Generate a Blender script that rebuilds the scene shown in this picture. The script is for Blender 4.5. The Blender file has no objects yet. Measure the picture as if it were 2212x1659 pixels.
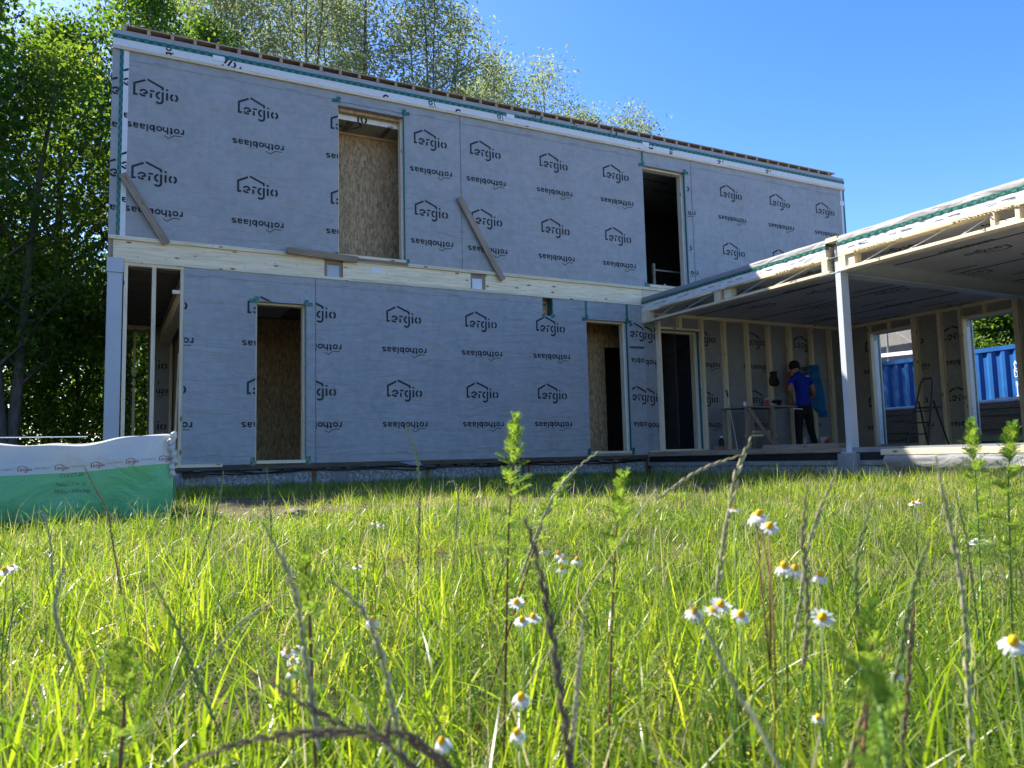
import bpy, bmesh, math, random
import numpy as np
from mathutils import Vector, Matrix

# ------------------------------------------------------------------ camera, sky, sun, exposure
S = bpy.context.scene
COL = S.collection
R2 = Vector((0.88704205, -0.46105393, -0.02420081))
U2 = Vector((-0.02196704, -0.09450591, 0.99528191))
FW = Vector((0.46116575, 0.88232529, 0.09395871))
cam = bpy.data.cameras.new('camera')
camo = bpy.data.objects.new('camera', cam)
COL.objects.link(camo)
m = Matrix.Identity(4)
for i in range(3):
    m[i][0] = R2[i]; m[i][1] = U2[i]; m[i][2] = -FW[i]
camo.matrix_world = m
cam.sensor_fit = 'HORIZONTAL'; cam.sensor_width = 36.0
cam.lens = 36.0 * 2940 / 3840
cam.clip_start = 0.02; cam.clip_end = 2000
cam.dof.use_dof = True; cam.dof.focus_distance = 7.0; cam.dof.aperture_fstop = 9.0
S.camera = camo

SUN = Vector((-0.62, 1.0, 1.17)).normalized()
ELEV = math.asin(SUN.z); AZ = math.atan2(SUN.x, SUN.y)
world = bpy.data.worlds.new('World'); S.world = world; world.use_nodes = True
wn = world.node_tree; wn.nodes.clear()
sky = wn.nodes.new('ShaderNodeTexSky'); sky.sky_type = 'NISHITA'; sky.sun_disc = False
sky.sun_elevation = ELEV; sky.sun_rotation = AZ
sky.air_density = 1.0; sky.dust_density = 0.6; sky.ozone_density = 2.2
bg = wn.nodes.new('ShaderNodeBackground'); bg.inputs['Strength'].default_value = 0.108
wo = wn.nodes.new('ShaderNodeOutputWorld')
hs_ = wn.nodes.new('ShaderNodeHueSaturation'); hs_.inputs['Saturation'].default_value = 1.36; hs_.inputs['Hue'].default_value = .515
wn.links.new(sky.outputs[0], hs_.inputs['Color']); wn.links.new(hs_.outputs[0], bg.inputs['Color']); wn.links.new(bg.outputs[0], wo.inputs['Surface'])
sl = bpy.data.lights.new('sun', 'SUN'); sl.energy = 4.3; sl.angle = math.radians(0.53); sl.color = (1.0, 0.95, 0.86)
so = bpy.data.objects.new('sun', sl); COL.objects.link(so)
so.rotation_euler = (-SUN).to_track_quat('-Z', 'Y').to_euler(); so.location = SUN * 40
S.view_settings.view_transform = 'Standard'; S.view_settings.look = 'None'
S.view_settings.gamma = 1.0; S.view_settings.exposure = 1.6
try: S.view_settings.use_curve_mapping = False
except Exception: pass

rnd = random.Random(7)
PI = math.pi

# ------------------------------------------------------------------ helpers
WL = {}
def ident(o, loc=(0, 0, 0)): WL[o.name] = Vector(loc)
def setpar(o, parent, loc):
    WL[o.name] = Vector(loc)
    if parent is not None:
        o.parent = parent
        o.matrix_parent_inverse = Matrix.Translation(-WL[parent.name])
def tag(o, label=None, cat=None, group=None, kind=None):
    if label: o['label'] = label
    if cat: o['category'] = cat
    if group: o['group'] = group
    if kind: o['kind'] = kind
    return o
def thing(name, label, cat, loc=(0, 0, 0), group=None):
    o = bpy.data.objects.new(name, None); o.empty_display_size = .1
    COL.objects.link(o); o.location = loc; WL[o.name] = Vector(loc)
    return tag(o, label, cat, group)
def mobj(name, me, mat=None, parent=None, loc=(0, 0, 0), rot=None):
    o = bpy.data.objects.new(name, me); COL.objects.link(o)
    o.location = loc
    if rot is not None: o.rotation_euler = rot
    if mat is not None and len(me.materials) == 0: me.materials.append(mat)
    setpar(o, parent, loc)
    return o
BOXC = {}
def boxmesh(sx, sy, sz):
    k = (round(sx, 4), round(sy, 4), round(sz, 4))
    x, y, z = sx / 2, sy / 2, sz / 2
    me = bpy.data.meshes.new('box')
    v = [(-x, -y, -z), (x, -y, -z), (x, y, -z), (-x, y, -z), (-x, -y, z), (x, -y, z), (x, y, z), (-x, y, z)]
    f = [(0, 3, 2, 1), (4, 5, 6, 7), (0, 1, 5, 4), (1, 2, 6, 5), (2, 3, 7, 6), (3, 0, 4, 7)]
    me.from_pydata(v, [], f); return me
def box(name, x0, x1, y0, y1, z0, z1, mat, parent=None, rot=None, bevel=0.0):
    sx, sy, sz = abs(x1 - x0), abs(y1 - y0), abs(z1 - z0)
    k = (round(sx, 4), round(sy, 4), round(sz, 4), mat.name, bevel)
    if k not in BOXC:
        me = boxmesh(sx, sy, sz)
        if bevel:
            bm = bmesh.new(); bm.from_mesh(me)
            bmesh.ops.bevel(bm, geom=bm.edges[:], offset=bevel, segments=1, affect='EDGES')
            bm.to_mesh(me); bm.free()
        me.materials.append(mat); BOXC[k] = me
    return mobj(name, BOXC[k], None, parent, ((x0 + x1) / 2, (y0 + y1) / 2, (z0 + z1) / 2), rot)
def pyd(name, v, f, mat, parent=None, loc=(0, 0, 0), rot=None, smooth=False):
    me = bpy.data.meshes.new(name); me.from_pydata([tuple(p) for p in v], [], f)
    if smooth:
        for p in me.polygons: p.use_smooth = True
    return mobj(name, me, mat, parent, loc, rot)
def npmesh(name, V, F, mat, parent=None, attrs=None, loc=(0, 0, 0), smooth=False):
    V = np.ascontiguousarray(V, dtype=np.float32).reshape(-1, 3); F = np.ascontiguousarray(F, dtype=np.int32)
    k = F.shape[1]; me = bpy.data.meshes.new(name)
    me.vertices.add(len(V)); me.vertices.foreach_set('co', V.ravel())
    me.loops.add(F.size); me.loops.foreach_set('vertex_index', F.ravel())
    me.polygons.add(len(F)); me.polygons.foreach_set('loop_start', np.arange(0, F.size, k, dtype=np.int32))
    try: me.polygons.foreach_set('loop_total', np.full(len(F), k, dtype=np.int32))
    except Exception: pass
    if smooth: me.polygons.foreach_set('use_smooth', np.ones(len(F), dtype=bool))
    for an, av in (attrs or {}).items():
        a = me.attributes.new(an, 'FLOAT', 'POINT'); a.data.foreach_set('value', np.ascontiguousarray(av, dtype=np.float32).ravel())
    me.update(calc_edges=True)
    return mobj(name, me, mat, parent, loc)
class MB:
    """collects tubes, boxes and strips for ONE part"""
    def __init__(s): s.v = []; s.f = []
    def box(s, x0, x1, y0, y1, z0, z1):
        b = len(s.v)
        s.v += [(x0, y0, z0), (x1, y0, z0), (x1, y1, z0), (x0, y1, z0), (x0, y0, z1), (x1, y0, z1), (x1, y1, z1), (x0, y1, z1)]
        s.f += [tuple(b + i for i in q) for q in ((0, 3, 2, 1), (4, 5, 6, 7), (0, 1, 5, 4), (1, 2, 6, 5), (2, 3, 7, 6), (3, 0, 4, 7))]
        return s
    def bar(s, a, b, w, h, up=(0, 0, 1)):
        a = Vector(a); b = Vector(b); d = (b - a).normalized(); up = Vector(up)
        if abs(d.dot(up)) > .98: up = Vector((1, 0, 0))
        sd = d.cross(up).normalized() * w / 2; u = sd.cross(d).normalized() * h / 2
        k = len(s.v)
        for p in (a, b): s.v += [tuple(p - sd - u), tuple(p + sd - u), tuple(p + sd + u), tuple(p - sd + u)]
        s.f += [tuple(k + i for i in q) for q in ((0, 1, 2, 3), (7, 6, 5, 4), (0, 4, 5, 1), (1, 5, 6, 2), (2, 6, 7, 3), (3, 7, 4, 0))]
        return s
    def tube(s, pts, rad, n=6, cap=True):
        pts = [Vector(p) for p in pts]
        if not hasattr(rad, '__len__'): rad = [rad] * len(pts)
        ref = None; k = len(s.v)
        for i, p in enumerate(pts):
            d = (pts[min(i + 1, len(pts) - 1)] - pts[max(i - 1, 0)]).normalized()
            if ref is None:
                ref = Vector((1, 0, 0)) if abs(d.x) < .9 else Vector((0, 1, 0))
            a = (ref - d * ref.dot(d)).normalized(); ref = a; b = d.cross(a)
            for j in range(n):
                t = 2 * PI * j / n; s.v.append(tuple(p + (a * math.cos(t) + b * math.sin(t)) * rad[i]))
        for i in range(len(pts) - 1):
            for j in range(n):
                q = (j + 1) % n
                s.f.append((k + i * n + j, k + i * n + q, k + (i + 1) * n + q, k + (i + 1) * n + j))
        if cap:
            s.f.append(tuple(k + j for j in reversed(range(n)))); e = k + (len(pts) - 1) * n
            s.f.append(tuple(e + j for j in range(n)))
        return s
    def lathe(s, c, prof, n=10):
        k = len(s.v); c = Vector(c)
        for r, z in prof:
            for j in range(n):
                t = 2 * PI * j / n; s.v.append((c.x + r * math.cos(t), c.y + r * math.sin(t), c.z + z))
        for i in range(len(prof) - 1):
            for j in range(n):
                q = (j + 1) % n
                s.f.append((k + i * n + j, k + i * n + q, k + (i + 1) * n + q, k + (i + 1) * n + j))
        s.f.append(tuple(k + j for j in reversed(range(n)))); e = k + (len(prof) - 1) * n
        s.f.append(tuple(e + j for j in range(n)))
        return s
    def build(s, name, mat, parent=None, smooth=False):
        return pyd(name, s.v, s.f, mat, parent, smooth=smooth)
def at(px, py, d):
    """a point d metres from the lens along the line of sight (2212-wide photo pixels)"""
    v = R2 * ((px - 1106) * 1.73599) + U2 * (-(py - 829.5) * 1.73599) + FW * 2940
    return v.normalized() * d

# ------------------------------------------------------------------ materials
def nmat(name):
    mt = bpy.data.materials.new(name); mt.use_nodes = True
    nt = mt.node_tree; return mt, nt, nt.nodes['Principled BSDF']
def N(nt, t, **kw):
    n = nt.nodes.new(t)
    for k, v in kw.items():
        if k.startswith('i_'): n.inputs[k[2:].replace('_', ' ')].default_value = v
        else: setattr(n, k, v)
    return n
def ramp(nt, stops):
    r = nt.nodes.new('ShaderNodeValToRGB'); e = r.color_ramp.elements
    while len(e) < len(stops): e.new(.5)
    for i, (p, c) in enumerate(stops):
        e[i].position = p; e[i].color = (*c, 1)
    return r
def coords(nt, scale=(1, 1, 1), rnd_off=True, rot=(0, 0, 0)):
    tc = N(nt, 'ShaderNodeTexCoord'); mp = N(nt, 'ShaderNodeMapping')
    mp.inputs['Scale'].default_value = scale; mp.inputs['Rotation'].default_value = rot
    nt.links.new(tc.outputs['Object'], mp.inputs['Vector'])
    if rnd_off:
        oi = N(nt, 'ShaderNodeObjectInfo'); mu = N(nt, 'ShaderNodeMath', operation='MULTIPLY'); mu.inputs[1].default_value = 37.0
        nt.links.new(oi.outputs['Random'], mu.inputs[0]); nt.links.new(mu.outputs[0], mp.inputs['Location'])
    return mp
def plain(name, c, rough=.6, var=.18, scale=6., bump=0., spec=.3, metal=0., detail=4., c2=None, stretch=(1, 1, 1), rnd_off=True):
    mt, nt, b = nmat(name)
    mp = coords(nt, stretch, rnd_off)
    no = N(nt, 'ShaderNodeTexNoise'); no.inputs['Scale'].default_value = scale; no.inputs['Detail'].default_value = detail
    nt.links.new(mp.outputs[0], no.inputs['Vector'])
    lo = tuple(x * (1 - var) for x in c); hi = tuple(min(1, x * (1 + var)) for x in (c2 or c))
    r = ramp(nt, [(.3, lo), (.7, hi)]); nt.links.new(no.outputs[0], r.inputs[0]); nt.links.new(r.outputs[0], b.inputs['Base Color'])
    b.inputs['Roughness'].default_value = rough; b.inputs['Metallic'].default_value = metal
    b.inputs['Specular IOR Level'].default_value = spec
    if bump:
        bp = N(nt, 'ShaderNodeBump'); bp.inputs['Strength'].default_value = bump; bp.inputs['Distance'].default_value = .02
        nt.links.new(no.outputs[0], bp.inputs['Height']); nt.links.new(bp.outputs[0], b.inputs['Normal'])
    return mt
def wood(name, axis, c1, c2, knots=True, rough=.7):
    mt, nt, b = nmat(name)
    sc = [14, 14, 14]; sc[axis] = .9
    mp = coords(nt, sc)
    n1 = N(nt, 'ShaderNodeTexNoise'); n1.inputs['Scale'].default_value = 3.; n1.inputs['Detail'].default_value = 5; n1.inputs['Distortion'].default_value = .6
    nt.links.new(mp.outputs[0], n1.inputs['Vector'])
    r = ramp(nt, [(.32, c1), (.62, c2)]); nt.links.new(n1.outputs[0], r.inputs[0])
    oi = N(nt, 'ShaderNodeObjectInfo'); hs = N(nt, 'ShaderNodeHueSaturation')
    mr = N(nt, 'ShaderNodeMapRange'); mr.inputs['To Min'].default_value = .82; mr.inputs['To Max'].default_value = 1.1
    nt.links.new(oi.outputs['Random'], mr.inputs[0]); nt.links.new(mr.outputs[0], hs.inputs['Value']); nt.links.new(r.outputs[0], hs.inputs['Color'])
    out = hs.outputs[0]
    if knots:
        s2 = [9, 9, 9]; s2[axis] = 3.2
        mp2 = coords(nt, s2); vo = N(nt, 'ShaderNodeTexVoronoi'); vo.inputs['Scale'].default_value = 1.0; vo.inputs['Randomness'].default_value = 1
        nt.links.new(mp2.outputs[0], vo.inputs['Vector'])
        rk = ramp(nt, [(.08, (1, 1, 1)), (.15, (0, 0, 0))]); nt.links.new(vo.outputs['Distance'], rk.inputs[0])
        mx = N(nt, 'ShaderNodeMix', data_type='RGBA'); nt.links.new(rk.outputs[0], mx.inputs['Factor'])
        nt.links.new(out, mx.inputs[6]); mx.inputs[7].default_value = (.22, .12, .05, 1); out = mx.outputs[2]
    nt.links.new(out, b.inputs['Base Color']); b.inputs['Roughness'].default_value = rough; b.inputs['Specular IOR Level'].default_value = .25
    bp = N(nt, 'ShaderNodeBump'); bp.inputs['Strength'].default_value = .15; bp.inputs['Distance'].default_value = .01
    nt.links.new(n1.outputs[0], bp.inputs['Height']); nt.links.new(bp.outputs[0], b.inputs['Normal'])
    return mt
P1, P2 = (.68, .55, .35), (.84, .73, .52)
WX, WY, WZ = (wood('pine_' + 'xyz'[i], i, P1, P2) for i in range(3))
OW = [wood('weathered_' + 'xyz'[i], i, (.20, .155, .115), (.33, .265, .2)) for i in range(3)]
DW = wood('dark_sill_x', 0, (.07, .055, .04), (.14, .11, .08))
LATH = [wood('lath_tan_' + 'xyz'[i], i, (.36, .26, .17), (.50, .38, .26)) for i in range(3)]
BROWNW = wood('lath_brown', 0, (.10, .055, .03), (.17, .095, .05), knots=False)

def membrane(name, c, wr=.25, grid=True):
    mt, nt, b = nmat(name)
    mp = coords(nt, (1, 1, 1), False)
    n1 = N(nt, 'ShaderNodeTexNoise'); n1.inputs['Scale'].default_value = 1.3; n1.inputs['Detail'].default_value = 6; n1.inputs['Roughness'].default_value = .65
    n2 = N(nt, 'ShaderNodeTexNoise'); n2.inputs['Scale'].default_value = 11; n2.inputs['Detail'].default_value = 5
    mp3 = coords(nt, (.55, .55, 2.2), False, (0, .5, 0)); n3 = N(nt, 'ShaderNodeTexNoise'); n3.inputs['Scale'].default_value = 2.2; n3.inputs['Detail'].default_value = 3; n3.inputs['Distortion'].default_value = 1.5
    nt.links.new(mp.outputs[0], n1.inputs['Vector']); nt.links.new(mp.outputs[0], n2.inputs['Vector']); nt.links.new(mp3.outputs[0], n3.inputs['Vector'])
    ad = N(nt, 'ShaderNodeMath', operation='ADD'); nt.links.new(n1.outputs[0], ad.inputs[0]); nt.links.new(n2.outputs[0], ad.inputs[1])
    r = ramp(nt, [(.35, tuple(x * .86 for x in c)), (.65, tuple(x * 1.1 for x in c))])
    hf = N(nt, 'ShaderNodeMath', operation='MULTIPLY'); hf.inputs[1].default_value = .5
    nt.links.new(ad.outputs[0], hf.inputs[0]); nt.links.new(hf.outputs[0], r.inputs[0])
    col = r.outputs[0]
    sx_ = N(nt, 'ShaderNodeSeparateXYZ'); nt.links.new(mp.outputs[0], sx_.inputs[0]); acc = None
    for ch, per_ in ((0, .21), (1, .21), (2, .29)):
        mo = N(nt, 'ShaderNodeMath', operation='PINGPONG'); mo.inputs[1].default_value = per_; nt.links.new(sx_.outputs[ch], mo.inputs[0])
        lt = N(nt, 'ShaderNodeMath', operation='LESS_THAN'); lt.inputs[1].default_value = .0035; nt.links.new(mo.outputs[0], lt.inputs[0])
        if acc is None: acc = lt.outputs[0]
        else:
            mxx = N(nt, 'ShaderNodeMath', operation='MAXIMUM'); nt.links.new(acc, mxx.inputs[0]); nt.links.new(lt.outputs[0], mxx.inputs[1]); acc = mxx.outputs[0]
    cf = N(nt, 'ShaderNodeMath', operation='MULTIPLY'); nt.links.new(acc, cf.inputs[0]); nt.links.new(n1.outputs[0], cf.inputs[1])
    cm = N(nt, 'ShaderNodeMix', data_type='RGBA'); nt.links.new(cf.outputs[0], cm.inputs['Factor']); nt.links.new(col, cm.inputs[6]); cm.inputs[7].default_value = tuple(x * .8 for x in c) + (1,); col = cm.outputs[2]
    # scuffs and chalky specks
    n4 = N(nt, 'ShaderNodeTexNoise'); n4.inputs['Scale'].default_value = 34; n4.inputs['Detail'].default_value = 2
    nt.links.new(mp.outputs[0], n4.inputs['Vector'])
    r4 = ramp(nt, [(.70, (0, 0, 0)), (.80, (.35, .35, .35))]); nt.links.new(n4.outputs[0], r4.inputs[0])
    mx = N(nt, 'ShaderNodeMix', data_type='RGBA'); nt.links.new(r4.outputs[0], mx.inputs['Factor']); nt.links.new(col, mx.inputs[6])
    mx.inputs[7].default_value = (.62, .63, .64, 1); col = mx.outputs[2]
    nt.links.new(col, b.inputs['Base Color']); b.inputs['Roughness'].default_value = .62; b.inputs['Specular IOR Level'].default_value = .3
    b1 = N(nt, 'ShaderNodeBump'); b1.inputs['Strength'].default_value = wr; b1.inputs['Distance'].default_value = .08
    b2 = N(nt, 'ShaderNodeBump'); b2.inputs['Strength'].default_value = .1; b2.inputs['Distance'].default_value = .01
    nt.links.new(n3.outputs[0], b1.inputs['Height']); nt.links.new(n2.outputs[0], b2.inputs['Height'])
    nt.links.new(b1.outputs[0], b2.inputs['Normal']); nt.links.new(b2.outputs[0], b.inputs['Normal'])
    return mt
MEM = membrane('grey_membrane', (.345, .355, .355), .42)
MEMW = membrane('white_membrane', (.80, .80, .80), .35)
MEMF = membrane('sun_toned_membrane', (.27, .268, .262), .5)  # grey membrane of sunlit parts, colour darkened against the strong sun
MEMI = membrane('inner_membrane', (.34, .32, .29), .3)
INK = plain('print_ink', (.022, .024, .030), .6, .1)
REDINK = plain('red_ink', (.30, .035, .045), .6, .1)
THIN = plain('thin_print', (.24, .245, .25), .6, .1)

def tapemat():
    mt, nt, b = nmat('green_tape')
    mp = coords(nt, (1, 1, 1), False); ck = N(nt, 'ShaderNodeTexChecker'); ck.inputs['Scale'].default_value = 18
    ck.inputs['Color1'].default_value = (.006, .075, .055, 1); ck.inputs['Color2'].default_value = (.022, .19, .13, 1)
    nt.links.new(mp.outputs[0], ck.inputs['Vector']); nt.links.new(ck.outputs[0], b.inputs['Base Color'])
    b.inputs['Roughness'].default_value = .35; return mt
TAPE = tapemat()
def osbmat():
    mt, nt, b = nmat('osb'); prev = None
    for k, (rot, sc) in enumerate((((.0, .5, .2), (52, 52, 17)), ((.3, -.6, 0), (46, 46, 14)), ((.1, 1.3, .1), (40, 40, 12)))):
        mp = coords(nt, sc, False, rot); vo = N(nt, 'ShaderNodeTexVoronoi'); vo.inputs['Scale'].default_value = 1.
        nt.links.new(mp.outputs[0], vo.inputs['Vector'])
        sp = N(nt, 'ShaderNodeSeparateColor'); nt.links.new(vo.outputs['Color'], sp.inputs[0])
        r = ramp(nt, [(0, (.27, .165, .075)), (.5, (.43, .285, .145)), (1, (.58, .415, .235))]); nt.links.new(sp.outputs[0], r.inputs[0])
        if prev is None: prev = r.outputs[0]
        else:
            st = N(nt, 'ShaderNodeMath', operation='GREATER_THAN'); st.inputs[1].default_value = .55; nt.links.new(sp.outputs[1], st.inputs[0])
            mx = N(nt, 'ShaderNodeMix', data_type='RGBA'); nt.links.new(st.outputs[0], mx.inputs['Factor']); nt.links.new(prev, mx.inputs[6]); nt.links.new(r.outputs[0], mx.inputs[7]); prev = mx.outputs[2]
    nt.links.new(prev, b.inputs['Base Color']); b.inputs['Roughness'].default_value = .6
    return mt
OSB = osbmat()
STEEL = plain('primed_steel', (.44, .48, .51), .45, .06, 3, spec=.45)
STEELW = plain('bright_steel', (.62, .67, .72), .4, .05, 3, spec=.5)
CONC = plain('grey_render', (.24, .25, .26), .9, .15, 5, .3)
def stucco():
    mt, nt, b = nmat('flake_render'); mp = coords(nt, (1, 1, 1), False)
    vo = N(nt, 'ShaderNodeTexVoronoi'); vo.inputs['Scale'].default_value = 42; nt.links.new(mp.outputs[0], vo.inputs['Vector'])
    sp = N(nt, 'ShaderNodeSeparateColor'); nt.links.new(vo.outputs['Color'], sp.inputs[0])
    r = ramp(nt, [(0, (.15, .155, .16)), (.5, (.26, .27, .28)), (1, (.46, .47, .48))]); nt.links.new(sp.outputs[0], r.inputs[0]); nt.links.new(r.outputs[0], b.inputs['Base Color'])
    bp = N(nt, 'ShaderNodeBump'); bp.inputs['Strength'].default_value = .5; bp.inputs['Distance'].default_value = .02
    nt.links.new(sp.outputs[0], bp.inputs['Height']); nt.links.new(bp.outputs[0], b.inputs['Normal']); b.inputs['Roughness'].default_value = .9
    return mt
FLAKE = stucco()
RUST = plain('rusty_iron', (.20, .095, .04), .8, .35, 20, .2)
BLACK = plain('black_plastic', (.012, .013, .016), .45, .2)
WHITE = plain('white_paper', (.78, .79, .80), .6, .04)
NIGHT = plain('room_shade_joint_dark', (.05, .046, .042), .9, .2)  # near black: room darkness put into wall colour; also dark joints and packers
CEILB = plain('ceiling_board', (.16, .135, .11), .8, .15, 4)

# ------------------------------------------------------------------ prints: house logo and upside-down wordmark (flat ink)
def strokes_mesh(name, polys, loops=()):
    V, F = [], []
    for pts, w in polys:
        pts = [Vector((p[0], p[1])) for p in pts]; k = len(V); n = len(pts)
        for i, p in enumerate(pts):
            d0 = (pts[i] - pts[i - 1]).normalized() if i else None; d1 = (pts[i + 1] - pts[i]).normalized() if i < n - 1 else None
            d = ((d0 + d1).normalized() if d0 is not None and d1 is not None else (d0 if d1 is None else d1))
            nn = Vector((-d.y, d.x)); base = d1 if d0 is None else d0
            c = max(.4, nn.dot(Vector((-base.y, base.x)))); q = nn * (w / 2 / c)
            V += [(p.x + q.x, 0, p.y + q.y), (p.x - q.x, 0, p.y - q.y)]
        for i in range(n - 1): F.append((k + 2 * i, k + 2 * i + 1, k + 2 * i + 3, k + 2 * i + 2))
    me = bpy.data.meshes.new(name); me.from_pydata(V, [], F); return me
def arc(cx, cy, r, a0, a1, n=9, ry=None):
    ry = ry or r
    return [(cx + r * math.cos(math.radians(a0 + (a1 - a0) * i / n)), cy + ry * math.sin(math.radians(a0 + (a1 - a0) * i / n))) for i in range(n + 1)]
lw = .029
LOGO_S = [([(.056, .0145), (.0145, .0145), (.0145, .168), (.150, .236)], lw), ([(.176, .252), (.3695, .166), (.3695, .131)], lw),
          (arc(.132, .0575, .042, 170, -4, 9, .036) + [(.126, .040)], .026), (arc(.132, .044, .045, 190, 305, 7, .036), .027),
          ([(.208, .0955), (.271, .0955)], .025), ([(.224, .062), (.224, -.005)], lw),
          (arc(.338, .048, .043, 92, 268, 9, .045), lw), ([(.372, .106), (.372, -.02)] + arc(.328, -.022, .044, -8, -145, 7, .042), lw),
          ([(.4275, .105), (.4275, -.006)], lw), ([(.4275, .157), (.4275, .130)], lw),
          (arc(.519, .049, .041, 108, 252, 8, .045), lw), (arc(.519, .049, .041, 72, -72, 8, .045), lw)]
def word_strokes():
    w = .0205; xh = .074; s = []
    ring = lambda cx: (arc(cx, xh / 2, .0295, 0, 360, 14, .0285), w)
    s += [([(.011, 0), (.011, xh)], w), (arc(.043, .036, .028, 152, 78, 5, .029), .019)]
    s += [ring(.097)]
    s += [([(.166, .098), (.166, .022)] + arc(.183, .022, .017, 180, 275, 4, .0125), w), ([(.146, .066), (.19, .066)], .016)]
    s += [([(.215, .1), (.215, 0)], w), (arc(.2415, .042, .0265, 165, 0, 7, .0225) + [(.268, 0)], w)]
    s += [ring(.322)]
    s += [([(.385, .1), (.385, 0)], w), (arc(.413, xh / 2, .0245, 0, 360, 14, .0285), w)]
    s += [([(.471, .1), (.471, 0)], w)]
    for x in (.493, .575):
        s += [(arc(x + .034, .048, .026, 150, 20, 5, .0175) + [(x + .0605, .04), (x + .0605, 0)], .018), (arc(x + .034, .0225, .0235, 0, 360, 12, .014), .0165)]
    s += [(arc(.695, .0545, .026, 25, 200, 7, .0115) + [(.695, .038)] + arc(.695, .021, .026, 20, -155, 7, .0125), .0185)]
    s += [([(.03, .106), (.127, .106), (.201, .157), (.254, .123)], .0105)]
    return s
# upside down and anchored at the logo's foot
WORD_S = [([(.657 - x, -.39 - y) for x, y in p], w) for p, w in word_strokes()]
LOGO = strokes_mesh('house_logo_print', LOGO_S); WORD = strokes_mesh('word_print', WORD_S)
def clipmesh(me, x0=None, x1=None, z0=None, z1=None):
    bm = bmesh.new(); bm.from_mesh(me)
    for co, no in (((x0, 0, 0), (-1, 0, 0)) if x0 is not None else None, ((x1, 0, 0), (1, 0, 0)) if x1 is not None else None,
                   ((0, 0, z0), (0, 0, -1)) if z0 is not None else None, ((0, 0, z1), (0, 0, 1)) if z1 is not None else None) if False else \
            [t for t in ((((x0, 0, 0), (-1, 0, 0)) if x0 is not None else None), (((x1, 0, 0), (1, 0, 0)) if x1 is not None else None),
                         (((0, 0, z0), (0, 0, -1)) if z0 is not None else None), (((0, 0, z1), (0, 0, 1)) if z1 is not None else None)) if t]:
        bmesh.ops.bisect_plane(bm, geom=bm.verts[:] + bm.edges[:] + bm.faces[:], plane_co=co, plane_no=no, clear_outer=True)
    if not bm.faces: bm.free(); return None
    m2 = bpy.data.meshes.new(me.name); bm.to_mesh(m2); bm.free(); return m2
def prints(parent, y, feet, zs, x0, x1, ink=None, holes=(), z0=None, z1=None, plane='F', words=True):
    """feet = positions of logo feet along the sheet, zs = heights of the feet, x0..x1 = limits of the sheet"""
    for zf in zs:
        for fx in feet:
            for me, lo, hi, zl, zh in ((LOGO, 0, .575, -.07, .27), (WORD, -.08, .66, -.56, -.385)):
                if me is WORD and not words: continue
                segs = [(x0, x1)]
                for (a, b, c, d) in holes:
                    if zf + zh < c or zf + zl > d: continue
                    ns = []
                    for (p, q) in segs:
                        if b <= p or a >= q: ns.append((p, q))
                        else:
                            if a > p: ns.append((p, a))
                            if b < q: ns.append((b, q))
                    segs = ns
                segs = [(p, q, None) for p, q in segs]
                for (a, b, c, d) in holes:
                    if zf + zl < d < zf + zh: segs.append((max(a, x0), min(b, x1), d + .004))
                for (p, q, zlo) in segs:
                    l0 = p - fx; l1 = q - fx
                    if l1 <= lo or l0 >= hi: continue
                    mm = me
                    if l0 > lo or l1 < hi or zlo is not None: mm = clipmesh(me, l0 if l0 > lo else None, l1 if l1 < hi else None, None if zlo is None else zlo - zf)
                    if mm is None: continue
                    if not mm.materials: mm.materials.append(ink or INK)
                    if plane == 'F': mobj(mm.name.split('.')[0], mm, None, parent, (fx, y, zf))
                    elif plane == 'R': mobj(mm.name.split('.')[0], mm, None, parent, (y, -fx, zf), (0, 0, -PI / 2))
def slab(name, u0, u1, z0, z1, holes, y0, y1, mat, parent, axis='x'):
    """wall sheet with openings, spans u (x or y), z; thickness y0..y1 along the other axis"""
    us = sorted({u0, u1} | {h[0] for h in holes} | {h[1] for h in holes}); zs = sorted({z0, z1} | {h[2] for h in holes} | {h[3] for h in holes})
    us = [u for u in us if u0 <= u <= u1]; zs = [z for z in zs if z0 <= z <= z1]
    solid = {}
    for i in range(len(us) - 1):
        for j in range(len(zs) - 1):
            cu = (us[i] + us[i + 1]) / 2; cz = (zs[j] + zs[j + 1]) / 2
            solid[i, j] = not any(h[0] < cu < h[1] and h[2] < cz < h[3] for h in holes)
    V, F = [], []; P = (lambda u, y, z: (u, y, z)) if axis == 'x' else (lambda u, y, z: (y, u, z))
    def q(a, b, c, d): k = len(V); V.extend([a, b, c, d]); F.append((k, k + 1, k + 2, k + 3))
    for (i, j), s in solid.items():
        if not s: continue
        a, b, c, d = us[i], us[i + 1], zs[j], zs[j + 1]
        q(P(a, y0, c), P(b, y0, c), P(b, y0, d), P(a, y0, d)); q(P(b, y1, c), P(a, y1, c), P(a, y1, d), P(b, y1, d))
        if not solid.get((i - 1, j)): q(P(a, y1, c), P(a, y0, c), P(a, y0, d), P(a, y1, d))
        if not solid.get((i + 1, j)): q(P(b, y0, c), P(b, y1, c), P(b, y1, d), P(b, y0, d))
        if not solid.get((i, j - 1)): q(P(a, y1, c), P(b, y1, c), P(b, y0, c), P(a, y0, c))
        if not solid.get((i, j + 1)): q(P(a, y0, d), P(b, y0, d), P(b, y1, d), P(a, y1, d))
    return pyd(name, V, F, mat, parent)

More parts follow.
